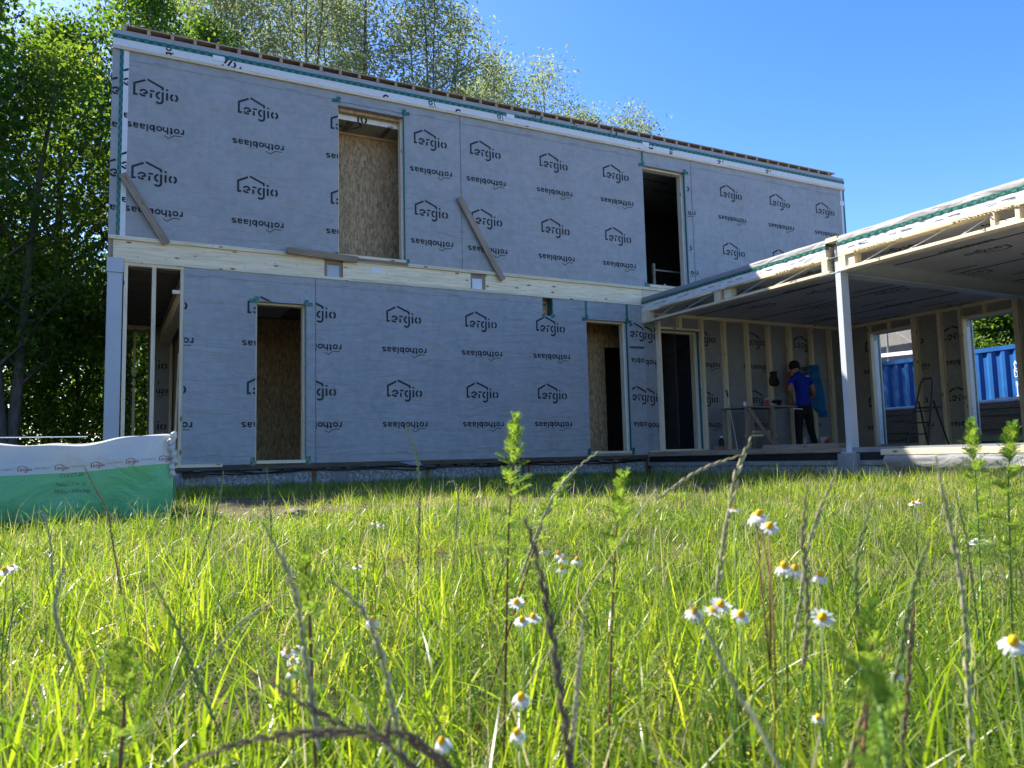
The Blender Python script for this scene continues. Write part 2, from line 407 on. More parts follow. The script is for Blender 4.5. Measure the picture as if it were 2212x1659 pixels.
# ------------------------------------------------------------------ ground
def sstep(a, b, x):
    t = np.clip((x - a) / (b - a), 0, 1); return t * t * (3 - 2 * t)
def gz(x, y):
    x = np.asarray(x, float); y = np.asarray(y, float); r = np.hypot(x, y)
    z = -.50 + .13 * sstep(1.5, 7., r)
    b = (np.sin(x * 1.7 + .4 * y) * np.sin(y * 1.3 - .7) * .5 + np.sin(x * 4.1 + 1.) * np.sin(y * 3.7 + x) * .25 + np.sin(x * 9 + y * 3) * np.sin(y * 8.3) * .12)
    return z + b * .045 * (1 - .8 * sstep(10.2, 11.3, y)) * (1 - .9 * sstep(7.6, 8.6, x))
gx = np.concatenate([[-600, -250, -100, -50, -25, -12], np.arange(-6, 11, .125), [11.5, 12.5, 14, 17, 22, 30, 50, 100, 250, 600]])
gy = np.concatenate([[-300, -100, -40, -15, -6, -2], np.arange(-.5, 13, .125), [14, 16, 20, 26, 35, 50, 80, 130, 250, 600]])
GX, GY = np.meshgrid(gx, gy); GZ = gz(GX, GY)
nx, ny = len(gx), len(gy); idx = np.arange(nx * ny).reshape(ny, nx)
GF = np.stack([idx[:-1, :-1], idx[:-1, 1:], idx[1:, 1:], idx[1:, :-1]], -1).reshape(-1, 4)
def soil():
    mt, nt, b = nmat('sandy_soil'); mp = coords(nt, (1, 1, 1), False)
    n1 = N(nt, 'ShaderNodeTexNoise'); n1.inputs['Scale'].default_value = 1.1; n1.inputs['Detail'].default_value = 8; n1.inputs['Roughness'].default_value = .7
    n2 = N(nt, 'ShaderNodeTexNoise'); n2.inputs['Scale'].default_value = 60; n2.inputs['Detail'].default_value = 4
    nt.links.new(mp.outputs[0], n1.inputs['Vector']); nt.links.new(mp.outputs[0], n2.inputs['Vector'])
    r = ramp(nt, [(.3, (.055, .042, .028)), (.52, (.14, .105, .07)), (.72, (.34, .265, .19))]); nt.links.new(n1.outputs[0], r.inputs[0])
    r2 = ramp(nt, [(.3, (.55, .55, .55)), (.7, (1.25, 1.25, 1.25))]); nt.links.new(n2.outputs[0], r2.inputs[0])
    mx = N(nt, 'ShaderNodeMix', data_type='RGBA', blend_type='MULTIPLY'); mx.inputs['Factor'].default_value = 1
    nt.links.new(r.outputs[0], mx.inputs[6]); nt.links.new(r2.outputs[0], mx.inputs[7]); nt.links.new(mx.outputs[2], b.inputs['Base Color'])
    b.inputs['Roughness'].default_value = .95; b.inputs['Specular IOR Level'].default_value = .1
    bp = N(nt, 'ShaderNodeBump'); bp.inputs['Strength'].default_value = .6; bp.inputs['Distance'].default_value = .02
    nt.links.new(n2.outputs[0], bp.inputs['Height']); nt.links.new(bp.outputs[0], b.inputs['Normal']); return mt
g = npmesh('ground', np.stack([GX, GY, GZ], -1).reshape(-1, 3), GF, soil(), smooth=True); tag(g, 'bare sandy soil of the building plot', None, None, 'structure')

# ------------------------------------------------------------------ main house
YF = 11.5; X0 = 8.737; GL = -.38; XE = 14.4
H = thing('timber_house', 'two storey timber house under construction, wrapped in grey printed membrane', 'house', (7.2, 13.5, GL))
D1 = (1.90, 2.62, .05, 2.33); D2 = (7.52, 8.40, .08, 2.41); D3 = (9.09, 10.05, .09, 2.31)
U1 = (3.10, 4.175, 3.115, 5.55); U2_ = (8.89, 9.90, 3.13, 5.43); NI = (6.635, 6.845, 2.42, 2.73)
low = slab('lower_wall_membrane', .945, X0 + .03, 0.0, 2.735, [D1, D2, NI], YF, YF + .17, MEM, H)
prints(low, YF - .003, [.42, 1.785], [2.145, .985], .955, 2.753, holes=[D1])
prints(low, YF - .003, [2.487, 3.845, 5.18, 6.50], [2.145, .985], 2.757, 7.5, holes=[D2, NI])
prints(low, YF - .003, [8.375], [2.145, .985], 8.45, 8.76)
up1 = slab('upper_wall_membrane', 0.0, 5.149, 3.09, 5.69, [U1], YF, YF + .17, MEM, H)
prints(up1, YF - .003, [.26, 1.63, 2.985, 4.335], [5.085, 3.905], .205, 5.147, holes=[U1])
up2 = slab('upper_wall_membrane', 5.151, 10.05, 3.09, 5.69, [U2_], YF + .001, YF + .17, MEM, H)
prints(up2, YF - .002, [5.327, 6.66, 7.99, 9.42], [5.068, 3.89], 5.153, 10.04, holes=[(8.89, 9.93, 3, 6)])
up3 = slab('upper_wall_membrane', 10.052, XE, 3.09, 5.69, [], YF, YF + .17, MEM, H)
prints(up3, YF - .003, [9.47, 10.787, 12.13, 13.478], [5.083, 3.905], 10.054, 14.27)
# faint printed guide lines on the membrane
for par, a, b, z in ((up1, .21, 3.05, 5.56), (up1, 4.2, 5.14, 5.56), (up2, 5.16, 8.85, 5.56), (up3, 10.06, 14.2, 5.56), (low, .96, 2.74, 2.62), (low, 2.77, 6.6, 2.62), (low, 2.77, 7.5, .11), (low, .96, 1.88, .11)):
    box('guide_line', a, b, YF - .0035, YF - .002, z, z + .006, THIN, par)
    for k in range(int((b - a) / .9)):
        box('small_lettering', a + .3 + k * .9, a + .5 + k * .9, YF - .0036, YF - .002, z + .022, z + .032, THIN, par)
for x, z0, z1, par in ((5.15, 3.09, 5.69, up1), (2.755, 0, 2.735, low), (10.051, 3.09, 5.69, up2)):
    box('sheet_joint', x - .004, x + .004, YF - .004, YF - .002, z0, z1, plain('joint%g' % x, (.12, .125, .13), .6), par)
# corner strips
def vstrip(x0, x1, mat, nm, z0=3.09, z1=5.69, dy=.004, par=None): return box(nm, x0, x1, YF - dy, YF - .001, z0, z1, mat, par or H)
sA = vstrip(.09, .137, TAPE, 'corner_tape'); sB = vstrip(.138, .203, MEMW, 'corner_white_strip', dy=.0035)
sC = vstrip(14.335, 14.385, TAPE, 'corner_tape'); sD = vstrip(14.275, 14.334, MEMW, 'corner_white_strip', dy=.0035)
prints(sB, YF - .006, [.06], [5.20, 4.02], .14, .2); prints(up1, YF - .003, [-.08], [5.05, 3.9], .003, .087)
# top edge build-up
ev = box('eaves_membrane', 0.0, XE, YF - .01, YF + .3, 5.735, 5.968, MEM, H)
wb = box('eaves_white_band', 0.002, XE - .002, YF - .014, YF - .0105, 5.738, 5.845, MEMW, H)
tb = MB()
for k in range(58):
    x = k * .2483; tb.box(x, x + .247, YF - .019 - .0015 * (k % 2), YF - .0105, 5.845 + .004 * rnd.random(), 5.900 + .006 * rnd.random())
tb.build('eaves_tape', TAPE, H)
for a, b in ((0.0, 1.58), (1.583, 4.9), (4.903, 8.6), (8.603, XE)):
    box('eaves_batten', a, b, YF - .035, YF - .0005, 5.69, 5.7345, WX, H)
for k, (fx, zf, me, ang) in enumerate(((.72, 5.80, WORD, PI / 2), (1.55, 5.72, LOGO, 2.6), (3.9, 5.62, LOGO, PI), (4.65, 5.55, WORD, PI / 2), (5.15, 5.62, LOGO, PI), (5.9, 5.55, WORD, PI / 2),
                                      (6.6, 5.9, LOGO, -PI / 2), (7.4, 5.62, WORD, PI / 2), (8.2, 5.9, LOGO, -PI / 2), (9.05, 5.6, LOGO, PI / 2), (9.6, 5.95, WORD, PI / 2), (10.8, 5.66, WORD, PI / 2), (12.1, 5.66, WORD, PI / 2))):
    mm = me.copy(); ca, sa = math.cos(ang), math.sin(ang); cx = .3; cz = .1 if me is LOGO else -.45
    for v in mm.vertices:
        x, z = v.co.x - cx, v.co.z - cz; v.co.x = fx + (x * ca - z * sa); v.co.z = zf + (x * sa + z * ca)
    lo, hi = (5.74, 5.842) if k < 6 or k > 8 else (5.905, 5.966)
    c = clipmesh(mm, fx - .22, fx + .22, lo, hi)
    if c is not None:
        c.materials.clear(); c.materials.append(INK); mobj('print_scrap', c, None, wb, (0, YF - .0165 if lo < 5.9 else YF - .0125, 0))
# roof lath: bottom board, top board, posts every 0.3 m, dark recess
for a, b in ((.12, 1.535), (1.538, 4.85), (4.853, 8.5), (8.503, 12.2), (12.203, 14.15)):
    box('roof_board', a, b, YF + .005, YF + .30, 5.9685, 5.983, LATH[0], H); box('roof_board', a, b, YF - .005, YF + .30, 6.046, 6.064, LATH[0], H)
x = .143
while x < 14.15:
    box('lath_block', x - .022, x + .022, YF + .0, YF + .2, 5.9832, 6.0458, LATH[2], H); x += .3
box('lath_back', .13, 14.14, YF + .2, YF + .22, 5.9832, 6.0458, BROWNW, H)
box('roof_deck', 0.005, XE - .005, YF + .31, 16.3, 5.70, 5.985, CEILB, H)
# floor band: battens, rim beam in lengths between the beam pockets
for a, b in ((0.0, 4.2), (4.203, 9.1)): box('upper_batten', a, b, YF - .03, YF + .1, 3.038, 3.0895, WX, H)
box('upper_batten', 9.103, XE, YF - .03, YF + .1, 3.038, 3.0895, WX, H)
box('rim_end_post', 0.0, .062, YF + .004, YF + .12, 2.80, 3.0375, OW[2], H)
for a, b in ((.064, 2.885), (3.171, 5.293), (5.563, 8.752), (8.755, XE)): box('rim_beam', a, b, YF + .002, YF + .12, 2.781, 3.0375, WX, H)
for a, b, m_, c, d in ((2.886, 3.170, STEEL, 2.932, 3.118), (5.294, 5.562, STEELW, 5.326, 5.505)):
    box('pocket_post', a, c - .001, YF + .012, YF + .12, 2.781, 3.0375, OW[2], H); box('pocket_post', d + .001, b, YF + .012, YF + .12, 2.781, 3.0375, OW[2], H)
    box('pocket_head', c, d, YF + .012, YF + .12, 2.96, 3.0375, OW[0], H); box('steel_beam_end', c, d, YF + .018, YF + .5, 2.768, 2.9595, m_, H)
for a, b in ((.95, 3.3), (3.303, 6.1), (6.103, 8.735)): box('lower_batten', a, b, YF - .012, YF + .1, 2.7365, 2.7795, WX, H)
# left open bay: steel column, studs, plates
box('steel_column', 0.0, .185, YF + .01, YF + .2, GL, 2.59, STEEL, H, bevel=.006)
box('column_head', -.01, .195, YF - .002, YF + .21, 2.592, 2.795, STEEL, H, bevel=.004)
box('bay_top_plate', .198, .965, YF - .005, YF + .1, 2.742, 2.785, WX, H); box('bay_top_plate', .198, .95, YF + .01, YF + .11, 2.70, 2.7415, WX, H)
for a, b in ((.2, .247), (.543, .594), (.90, .944)): box('stud', a, b, YF + .01, YF + .11, .02, 2.6995, WZ, H)
box('bay_sill', .2, 1.467, YF - .03, YF + .11, -.025, .018, WX, H)
box('short_block', .80, .90, YF + .02, YF + .1, 2.36, 2.41, WX, H)
MB().bar((.86, YF + .15, .02), (.905, YF + .12, 1.55), .04, .025).build('leaning_batten', WZ, H)
# rooms
YB = 16.4
box('ground_floor_slab', .01, 14.05, YF + .171, YB, -.30, .015, CONC, H)
slab('back_wall', .0, XE, -.3, 5.7, [(.2, .74, .05, 2.6), (2.9, 3.9, .9, 2.3), (5.4, 6.4, .9, 2.3), (4.3, 5.3, 3.9, 5.2)], YB, YB + .2, MEMI, H)
for x in (.47,): box('stud', x, x + .045, YB - .1, YB - .002, .02, 2.6, WZ, H)
box('back_header', .1, .84, YB - .1, YB - .002, 2.6, 2.675, WX, H)
iw = box('inner_wall_panel', .84, 1.10, YB - .12, YB - .101, .02, 2.5, MEMI, H)
prints(iw, YB - .124, [.49], [1.86, .70], .87, 1.09)
box('stud', .78, .839, YB - .13, YB - .05, .02, 2.6, WZ, H); box('stud', 1.101, 1.15, YB - .13, YB - .05, .02, 2.6, WZ, H)
slab('left_wall', YF + .21, YB, -.3, 5.7, [(11.9, 16.1, .03, 2.6)], -.0, .12, MEM, H, 'y')
box('cross_beam', .93, 1.10, YF + .18, YB - .14, 2.34, 2.56, WY, H); box('cross_beam_flange', .90, 1.13, YF + .18, YB - .14, 2.561, 2.60, OW[1], H)
slab('partition', YF + .18, YB - .2, .016, 2.68, [(11.9, 14.7, .016, 2.4)], 1.18, 1.26, OSB, H, 'y')
y = YF + .18
while y < YB - .05:
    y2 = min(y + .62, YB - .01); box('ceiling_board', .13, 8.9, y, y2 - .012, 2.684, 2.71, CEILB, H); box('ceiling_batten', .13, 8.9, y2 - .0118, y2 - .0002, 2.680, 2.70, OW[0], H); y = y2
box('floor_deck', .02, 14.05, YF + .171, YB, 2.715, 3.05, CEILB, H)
box('dropped_panel', 1.95, 2.75, 12.4, 14.2, 2.60, 2.63, MEMI, H)
slab('osb_wall', 1.265, 5.0, .016, 2.68, [], 14.8, 14.82, OSB, H)
slab('osb_wall', 7.0, 9.6, .016, 2.68, [(8.57, 9.10, .016, 2.09)], 12.5, 12.52, OSB, H)
slab('osb_partition', YF + .18, YB, .016, 2.68, [], 5.0, 5.03, OSB, H, 'y'); slab('osb_partition', YF + .18, 14, .016, 2.68, [], 7.0, 7.03, OSB, H, 'y'); slab('osb_partition', YF + .18, 14, .016, 2.68, [], 9.62, 9.65, NIGHT, H, 'y')  # last partition painted dark, the doorway's shade put into its colour
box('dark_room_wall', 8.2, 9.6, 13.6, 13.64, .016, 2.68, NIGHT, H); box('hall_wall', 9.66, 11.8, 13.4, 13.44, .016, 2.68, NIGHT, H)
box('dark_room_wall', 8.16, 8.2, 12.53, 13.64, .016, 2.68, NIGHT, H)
# upper rooms
slab('upper_osb_wall', 2.2, 5.6, 3.052, 5.69, [], 12.2, 12.22, OSB, H)
uc = box('upper_ceiling', .02, 14.3, YF + .31, YB, 5.60, 5.62, MEMI, H)
uc2 = box('dropped_ceiling', 2.2, 5.6, YF + .216, 12.199, 5.365, 5.385, MEMI, H); box('ceiling_edge', 2.2, 5.6, 12.17, 12.199, 5.335, 5.3645, WX, H)
for lx, me in ((3.42, LOGO), (3.98, WORD)):
    mm = me.copy(); ca, sa = math.cos(PI / 2), math.sin(PI / 2); cz = .1 if me is LOGO else -.45
    for v in mm.vertices:
        x, z = v.co.x - .3, v.co.z - cz; v.co = Vector((-(x * ca - z * sa), (x * sa + z * ca) * .75, 0))
    mm.materials.clear(); mm.materials.append(INK); mobj('print_scrap', mm, None, uc2, (lx, 11.93, 5.361))
slab('upper_partition', YF + .18, YB, 3.052, 5.6, [], 5.62, 5.66, OSB, H, 'y'); slab('upper_partition', YF + .18, YB, 3.052, 5.6, [], 2.16, 2.2, OSB, H, 'y')
box('upper_dark_wall', 8.2, 12.5, 14.2, 14.24, 3.052, 5.6, NIGHT, H)  # darkness of the upper room put into this wall's colour
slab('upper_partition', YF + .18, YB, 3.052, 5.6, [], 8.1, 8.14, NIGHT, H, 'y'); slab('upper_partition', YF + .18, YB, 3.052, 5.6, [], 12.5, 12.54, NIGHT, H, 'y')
for k in range(3):
    mm = WORD.copy()
    for v in mm.vertices: v.co = Vector((v.co.x, -v.co.z, 0))
    mm.materials.clear(); mm.materials.append(INK); mobj('print_scrap', mm, None, uc, (9.1 + .6 * k, 11.6 + .45 * k, 5.596))
rp = thing('stair_guard', 'pale wooden stair guard seen inside the dark right upper doorway', 'railing', (9.3, 11.9, 3.052))
box('post', 9.40, 9.45, 11.95, 12.0, 3.052, 3.70, OW[2], rp); box('rail', 9.452, 10.3, 11.96, 11.99, 3.56, 3.59, OW[0], rp); box('rail', 9.2, 10.3, 11.93, 11.949, 3.25, 3.28, OW[0], rp)
MB().bar((9.75, 11.9, 3.06), (9.65, 11.95, 3.3), .07, .03).build('brace', WZ, rp)
# reveals, tapes, sills
def opening(h, jamb=.035, tapes='c', sill=True, par=H, white=True):
    a, b, c, d = h
    box('door_jamb', b - jamb, b - .001, YF + .10, YF + .21, c, d - .02, WZ, par)
    box('door_jamb_white', b - .012, b - .0005, YF + .035, YF + .0995, c, d - .02, MEMW if white else MEM, par)
    box('jamb_tape', b - .016, b - .0004, YF + .004, YF + .034, c, d, TAPE, par)
    box('door_jamb', a + .001, a + jamb, YF + .10, YF + .21, c, d - .02, WZ, par)
    box('door_head', a + .001, b - .001, YF + .08, YF + .21, d - .03, d - .0005, WX, par)
    for x in (a, b):
        s = -1 if x == a else 1
        box('corner_patch', min(x, x + s * .09), max(x, x + s * .09), YF - .006, YF - .003, d - .03, d + .03, TAPE, par)
        box('corner_patch', min(x - s * .04, x + s * .028), max(x - s * .04, x + s * .028), YF - .0085, YF - .0065, d - .02, d + .065, TAPE, par)
        box('corner_patch', min(x, x + s * .06), max(x, x + s * .06), YF - .006, YF - .003, c - .07, c + .05, TAPE, par)
    if sill: box('door_sill', a + .02, b - .02, YF - .03, YF + .17, c - .045, c - .001, WX, par)
opening(U1, sill=False); box('door_sill', 3.11, 4.165, YF - .045, YF + .17, 3.092, 3.135, WX, H); box('sill_packer', 3.3, 4.2, YF - .034, YF - .0305, 3.045, 3.088, OW[0], H)
opening(U2_, sill=False); box('door_sill', 8.93, 9.9, YF - .045, YF + .17, 3.092, 3.14, WX, H)
opening(D1); opening(D2); opening(D3, par=H)
box('lintel_roll', U1[0], U1[1], YF + .01, YF + .09, 5.49, 5.548, MEM, H)
hb = box('lintel_white_strip', U1[0] + .01, U1[1] - .04, YF + .20, YF + .215, 5.36, 5.44, MEMW, H); box('lintel_osb', U1[0] + .01, U1[1] - .04, YF + .10, YF + .2, 5.44, 5.488, OSB, H)
lg = clipmesh(LOGO, .41, .575, -.02, .12)
lg.materials.clear(); lg.materials.append(INK); mobj('print_scrap', lg, None, hb, (3.05, YF + .197, 5.36))
for x, z0, z1 in ((7.52, 2.41, 2.735), (8.40, 2.41, 2.735), (8.89, 5.44, 5.69)): box('joint_tape', x - .022, x + .022, YF - .005, YF - .002, z0, z1, TAPE, H)
box('joint_tape', 8.43, 8.76, YF - .007, YF - .005, 1.93, 1.972, TAPE, H)
for sgn in (0, 1): box('niche_side', NI[0 + sgn] - .012 * sgn - .0 + .001 * (1 - sgn), NI[0 + sgn] + .012 * (1 - sgn) - .001 * sgn, YF + .004, YF + .17, NI[2], NI[3] - .002, (OSB, TAPE)[sgn], H)
box('niche_back', NI[0], NI[1], YF + .172, YF + .18, NI[2], NI[3], OSB, H); box('niche_tape', NI[0] + .013, NI[1] - .04, YF + .165, YF + .17, 2.62, 2.66, TAPE, H)
for a, b in ((6.62, 6.68), (6.80, 6.88)): box('corner_patch', a, b, YF - .006, YF - .003, 2.39, 2.45, TAPE, H)
# stickers
def sticker(x, z, w, h, y, par):
    s = box('sticker', x, x + w, y - .002, y, z, z + h, WHITE, par); return s
sticker(3.62, 2.90, .15, .085, YF + .0, H); sticker(1.28, 5.80, .16, .075, YF - .019, H); sticker(6.02, 5.81, .15, .08, YF - .021, H); sticker(8.9, 5.80, .15, .08, YF - .021, H); sticker(14.24, 5.35, .13, .1, YF - .005, H)
# foundation
pl = box('plinth', .0, X0 - .02, YF + .03, YF + .4, -.75, -.10, CONC, H)
for a, b in ((.99, 1.26), (1.41, 2.32), (2.45, 2.70), (2.78, 3.04), (3.23, 4.40), (4.6, 5.5), (5.65, 6.15), (6.38, 7.2), (7.35, 7.92), (8.1, 8.69)):
    box('flake_panel', a, b, YF + .018, YF + .0295, -.70, -.135, FLAKE, pl)
box('plinth_corner', -.02, .92, YF - .06, YF + .0295, -.75, -.10, CONC, pl); box('flaking_edge', .925, .97, YF - .03, YF + .029, -.60, -.12, FLAKE, pl)
box('sole_plate', .2, X0 + .02, YF - .015, YF + .16, -.070, -.026, DW, H)
box('sole_plate', 1.47, X0 + .02, YF - .005, YF + .16, -.0255, -.001, DW, H)
for x, w in ((2.735, .05), (4.5, .05), (6.20, .03), (6.30, .03), (8.01, .05), (8.72, .04)):
    r_ = MB(); r_.box(x - w / 2, x + w / 2, YF + .005, YF + .0175, -.30, -.08); r_.box(x - w * .8, x + w * .8, YF + .002, YF + .0172, -.14, -.08); r_.build('rusty_anchor', RUST, H)
box('rusty_anchor', 6.2, 6.3, YF + .004, YF + .0172, -.32, -.27, RUST, H)
for k in range(26):
    x = 1.1 + k * .3; box('packer', x, x + .06 + .05 * rnd.random(), YF + .0, YF + .15, -.0985, -.0705, rnd.choice((DW, NIGHT, OW[0])), H)
for k, (zz, yy) in enumerate(((-.10, -.04), (-.115, -.055))):
    pts = []
    for i in range(60):
        x = .95 + i * .131; pts.append((x, YF + yy, zz + .018 * math.sin(x * 2.1 + k * 2) + .012 * math.sin(x * 5.3 + k)))
    c = MB().tube(pts, .011, 6).build('cable', BLACK, smooth=True); tag(c, ('black cable slung along the foot of the house wall', 'lower black cable sagging along the grey plinth')[k], 'cable')
bs = MB(); bs.box(.96, 1.25, YF - .07, YF - .0, -.155, -.105); bs.build('damp_proof_strip', BLACK, H)
pyd('torn_membrane_flap', [(4.02, YF - .03, -.02), (4.35, YF - .03, -.005), (4.38, YF - .07, -.08), (4.2, YF - .06, -.07)], [(0, 1, 2, 3)], MEMF, H)
sp_ = MB(); nl_ = MB()
for k in range(46):
    x = rnd.uniform(.3, 14); z = rnd.choice((rnd.uniform(3.2, 5.6), rnd.uniform(.2, 2.6)))
    if (z < 3 and x > 8.6) or any(h[0] - .1 < x < h[1] + .1 and h[2] < z < h[3] for h in (U1, U2_, D1, D2, NI)): continue
    r = rnd.uniform(.003, .009); n = 5; b = len(sp_.v); sp_.v += [(x + r * math.cos(q * 2 * PI / n) * rnd.uniform(.6, 1.3), YF - .0045, z + r * math.sin(q * 2 * PI / n) * rnd.uniform(.6, 1.3)) for q in range(n)]; sp_.f.append(tuple(range(b, b + n)))
tag(sp_.build('dust_specks', WHITE, H), kind='stuff')
for a, b in ((.1, 2.85), (3.2, 5.27), (5.6, 8.7)):
    x = a
    while x < b: nl_.box(x - .005, x + .005, YF - .0005, YF + .003, 2.83 + .12 * rnd.random(), 2.845 + .12 * rnd.random()) if False else None; zz = rnd.choice((2.82, 2.9, 2.98)) + rnd.uniform(-.02, .02); nl_.box(x - .005, x + .005, YF - .0005, YF + .003, zz, zz + .01); x += rnd.uniform(.12, .4)
x = .1
while x < 14.3: nl_.box(x - .004, x + .004, YF - .037, YF - .034, 5.708, 5.716); nl_.box(x - .004, x + .004, YF - .032, YF - .029, 3.06, 3.068); x += rnd.uniform(.35, .6)
tag(nl_.build('nail_heads', BLACK, H), kind='stuff')
# planks fixed on the wall
def plank(name, a, b, w, t, mat, label, grp=None):
    a = Vector(a); b = Vector(b); L = (b - a).length; me = boxmesh(L, t, w); bm = bmesh.new(); bm.from_mesh(me)
    bmesh.ops.bevel(bm, geom=bm.edges[:], offset=.004, segments=1, affect='EDGES'); bm.to_mesh(me); bm.free()
    o = mobj(name, me, mat, None, (a + b) / 2, (0, math.atan2(-(b.z - a.z), b.x - a.x), 0)); return tag(o, label, 'plank', grp)
plank('wooden_plank', (.15, YF - .055, 3.93), (.715, YF - .055, 3.03), .105, .035, OW[0], 'grey weathered plank slanting on the wall near the upper left corner', 'planks screwed to the facade')
plank('wooden_plank', (5.09, YF - .055, 4.275), (5.86, YF - .055, 2.955), .105, .035, wood('plank_tan', 0, (.28, .225, .16), (.42, .34, .25)), 'tan plank slanting on the wall right of the lit upper doorway', 'planks screwed to the facade')
plank('wooden_plank', (2.314, YF - .075, 3.10), (3.376, YF - .075, 3.058), .095, .03, wood('plank_brown', 0, (.26, .19, .12), (.40, .30, .2)), 'brown plank lying flat below the left upper doorway sill', 'planks screwed to the facade')

# ------------------------------------------------------------------ flat-roofed wing
XR = 14.07; YN = 2.6
Wg = thing('flat_roof_wing', 'open flat roofed wing with steel post joined to the house at right', 'building', (11.4, 8, GL))
box('wing_slab', X0 + .01, XR + .2, YN, YF - .001, -.20, .03, CONC, Wg)
wp = box('wing_plinth', X0 + .05, X0 + .3, YN, YF - .03, -.75, -.2005, CONC, Wg)
for k in range(10): box('flake_panel', X0 + .038, X0 + .0495, YF - .9 - k * .86, YF - .15 - k * .86, -.7, -.215, FLAKE, wp)
box('black_dpm', X0 + .004, X0 + .04, YN, YF - .05, -.135, -.035, BLACK, Wg)
for a, b in ((7.3, 9.2), (9.203, 11.45)): box('edge_sill', X0 - .02, X0 + .10, a, b, -.03, .045, OW[1], Wg)
box('edge_sill', X0 - .04, X0 + .10, YN, 6.66, -.075, .0, WY, Wg, bevel=.003)
dp = []
for i in range(30):
    y = 6.6 - i * .14; dp.append((y, .012 * math.sin(y * 5) + .02 * math.sin(y * 2.3)))
V = []; F = []
for i, (y, q) in enumerate(dp): V += [(X0 - .045, y, -.08), (X0 - .07 - q, y, -.15), (X0 - .03 + q, y, -.24 - q)]
for i in range(29):
    for j in range(2): F.append((3 * i + j, 3 * i + j + 1, 3 * i + j + 4, 3 * i + j + 3))
pyd('grey_foil', V, F, MEMF, Wg, smooth=True)
# fascia in two lengths, gap over the post
def fascia(y0, y1):
    n = 80; pr = [(.0, 2.79), (.0, 2.845), (.012, 2.872), (.045, 2.887), (.5, 2.889)]
    V, F = [], []
    for i in range(n + 1):
        y = y0 + (y1 - y0) * i / n
        for j, (dx, z) in enumerate(pr):
            b = .006 * math.sin(y * 7 + j) + .004 * math.sin(y * 17 + 2 * j); V.append((X0 + dx + (b if 0 < j < 4 else 0), y, z + (b * .7 if j > 1 else 0)))
    m_ = len(pr)
    for i in range(n):
        for j in range(m_ - 1): F.append((i * m_ + j, i * m_ + j + 1, (i + 1) * m_ + j + 1, (i + 1) * m_ + j))
    pyd('fascia_membrane', V, F, MEMF, Wg, smooth=True)
    V, F = [], []
    for i in range(n + 1):
        y = y0 + (y1 - y0) * i / n
        for j, z in enumerate((2.634, 2.67, 2.71, 2.747)):
            b = .005 * math.sin(y * 9 + j * 1.3) + .003 * math.sin(y * 23 + j); V.append((X0 - .004 - (b if 0 < j < 3 else 0), y, z))
    for i in range(n):
        for j in range(3): F.append((i * 4 + j, i * 4 + j + 1, (i + 1) * 4 + j + 1, (i + 1) * 4 + j))
    w_ = pyd('fascia_white_band', V, F, MEMW, Wg, smooth=True)
    k = 0; y = y0 + .35
    while y < y1: box('small_lettering', X0 - .0125, X0 - .010, y, y + .14, 2.69, 2.70, THIN, w_); box('small_lettering', X0 - .0125, X0 - .010, y + .2, y + .31, 2.683, 2.691, THIN, w_); y += .62
    t = MB(); y = y0; k = 0
    while y < y1 - .01:
        e = min(y + .062, y1); t.box(X0 - .010 - .003 * (k % 2), X0 - .0005, y, e - .001, 2.744 + .006 * rnd.random(), 2.790 + .005 * rnd.random()); y = e; k += 1
    t.build('fascia_tape', TAPE, Wg)
    box('fascia_core', X0 + .002, X0 + .16, y0, y1, 2.633, 2.789, WY, Wg)
fascia(7.335, YF - .003); fascia(YN, 7.138)
box('roof_sheet', X0 + .165, XR + .25, YN, YF - .003, 2.75, 2.884, MEMF, Wg)
ce = box('wing_ceiling', X0 + .165, XR, YN, YF - .003, 2.605, 2.625, membrane('ceiling_membrane', (.50, .49, .47), .25), Wg)
for a, b in ((7.30, 9.3), (9.303, YF - .003)): box('top_rail', X0 - .006, X0 + .13, a, b, 2.594, 2.6325, WY, Wg)
for a, b in ((YN, 5.0), (5.003, 7.138)): box('top_rail', X0 - .006, X0 + .13, a, b, 2.594, 2.6325, WY, Wg)
for a, b in ((7.285, 9.6), (9.603, YF - .01)): box('bottom_rail', X0 - .01, X0 + .13, a, b, 2.397, 2.436, WY, Wg)
for a, b in ((YN, 4.6), (4.603, 7.16)): box('bottom_rail', X0 - .01, X0 + .13, a, b, 2.397, 2.436, WY, Wg)
for a, b in ((7.32, 7.365), (7.367, 7.415), (9.43, 9.565), (11.28, 11.33), (7.085, 7.134), (7.03, 7.083), (5.04, 5.09), (4.77, 4.82), (3.0, 3.1)): box('rail_post', X0 - .004, X0 + .11, a, b, 2.4365, 2.5935, WZ, Wg)
box('rail_block', X0 + .02, X0 + .13, 9.2, 9.365, 2.4365, 2.5935, WY, Wg); box('rail_block', X0 + .02, X0 + .16, 6.90, 7.028, 2.4365, 2.5935, WY, Wg); box('rail_block', X0 + .02, X0 + .13, 4.822, 5.038, 2.4365, 2.48, WY, Wg)
box('wall_end_block', X0 - .002, X0 + .12, 11.35, YF - .003, 2.4365, 2.5935, WZ, Wg)
for ya, yb in ((11.2, 10.6), (10.5, 9.7), (9.1, 8.5), (8.4, 7.6), (6.85, 6.3), (6.2, 5.6), (5.5, 5.1)):
    MB().tube([(X0 + .06, ya, 2.44), (X0 + .06, yb, 2.59)], .008, 5).build('web_wire', STEEL, Wg)
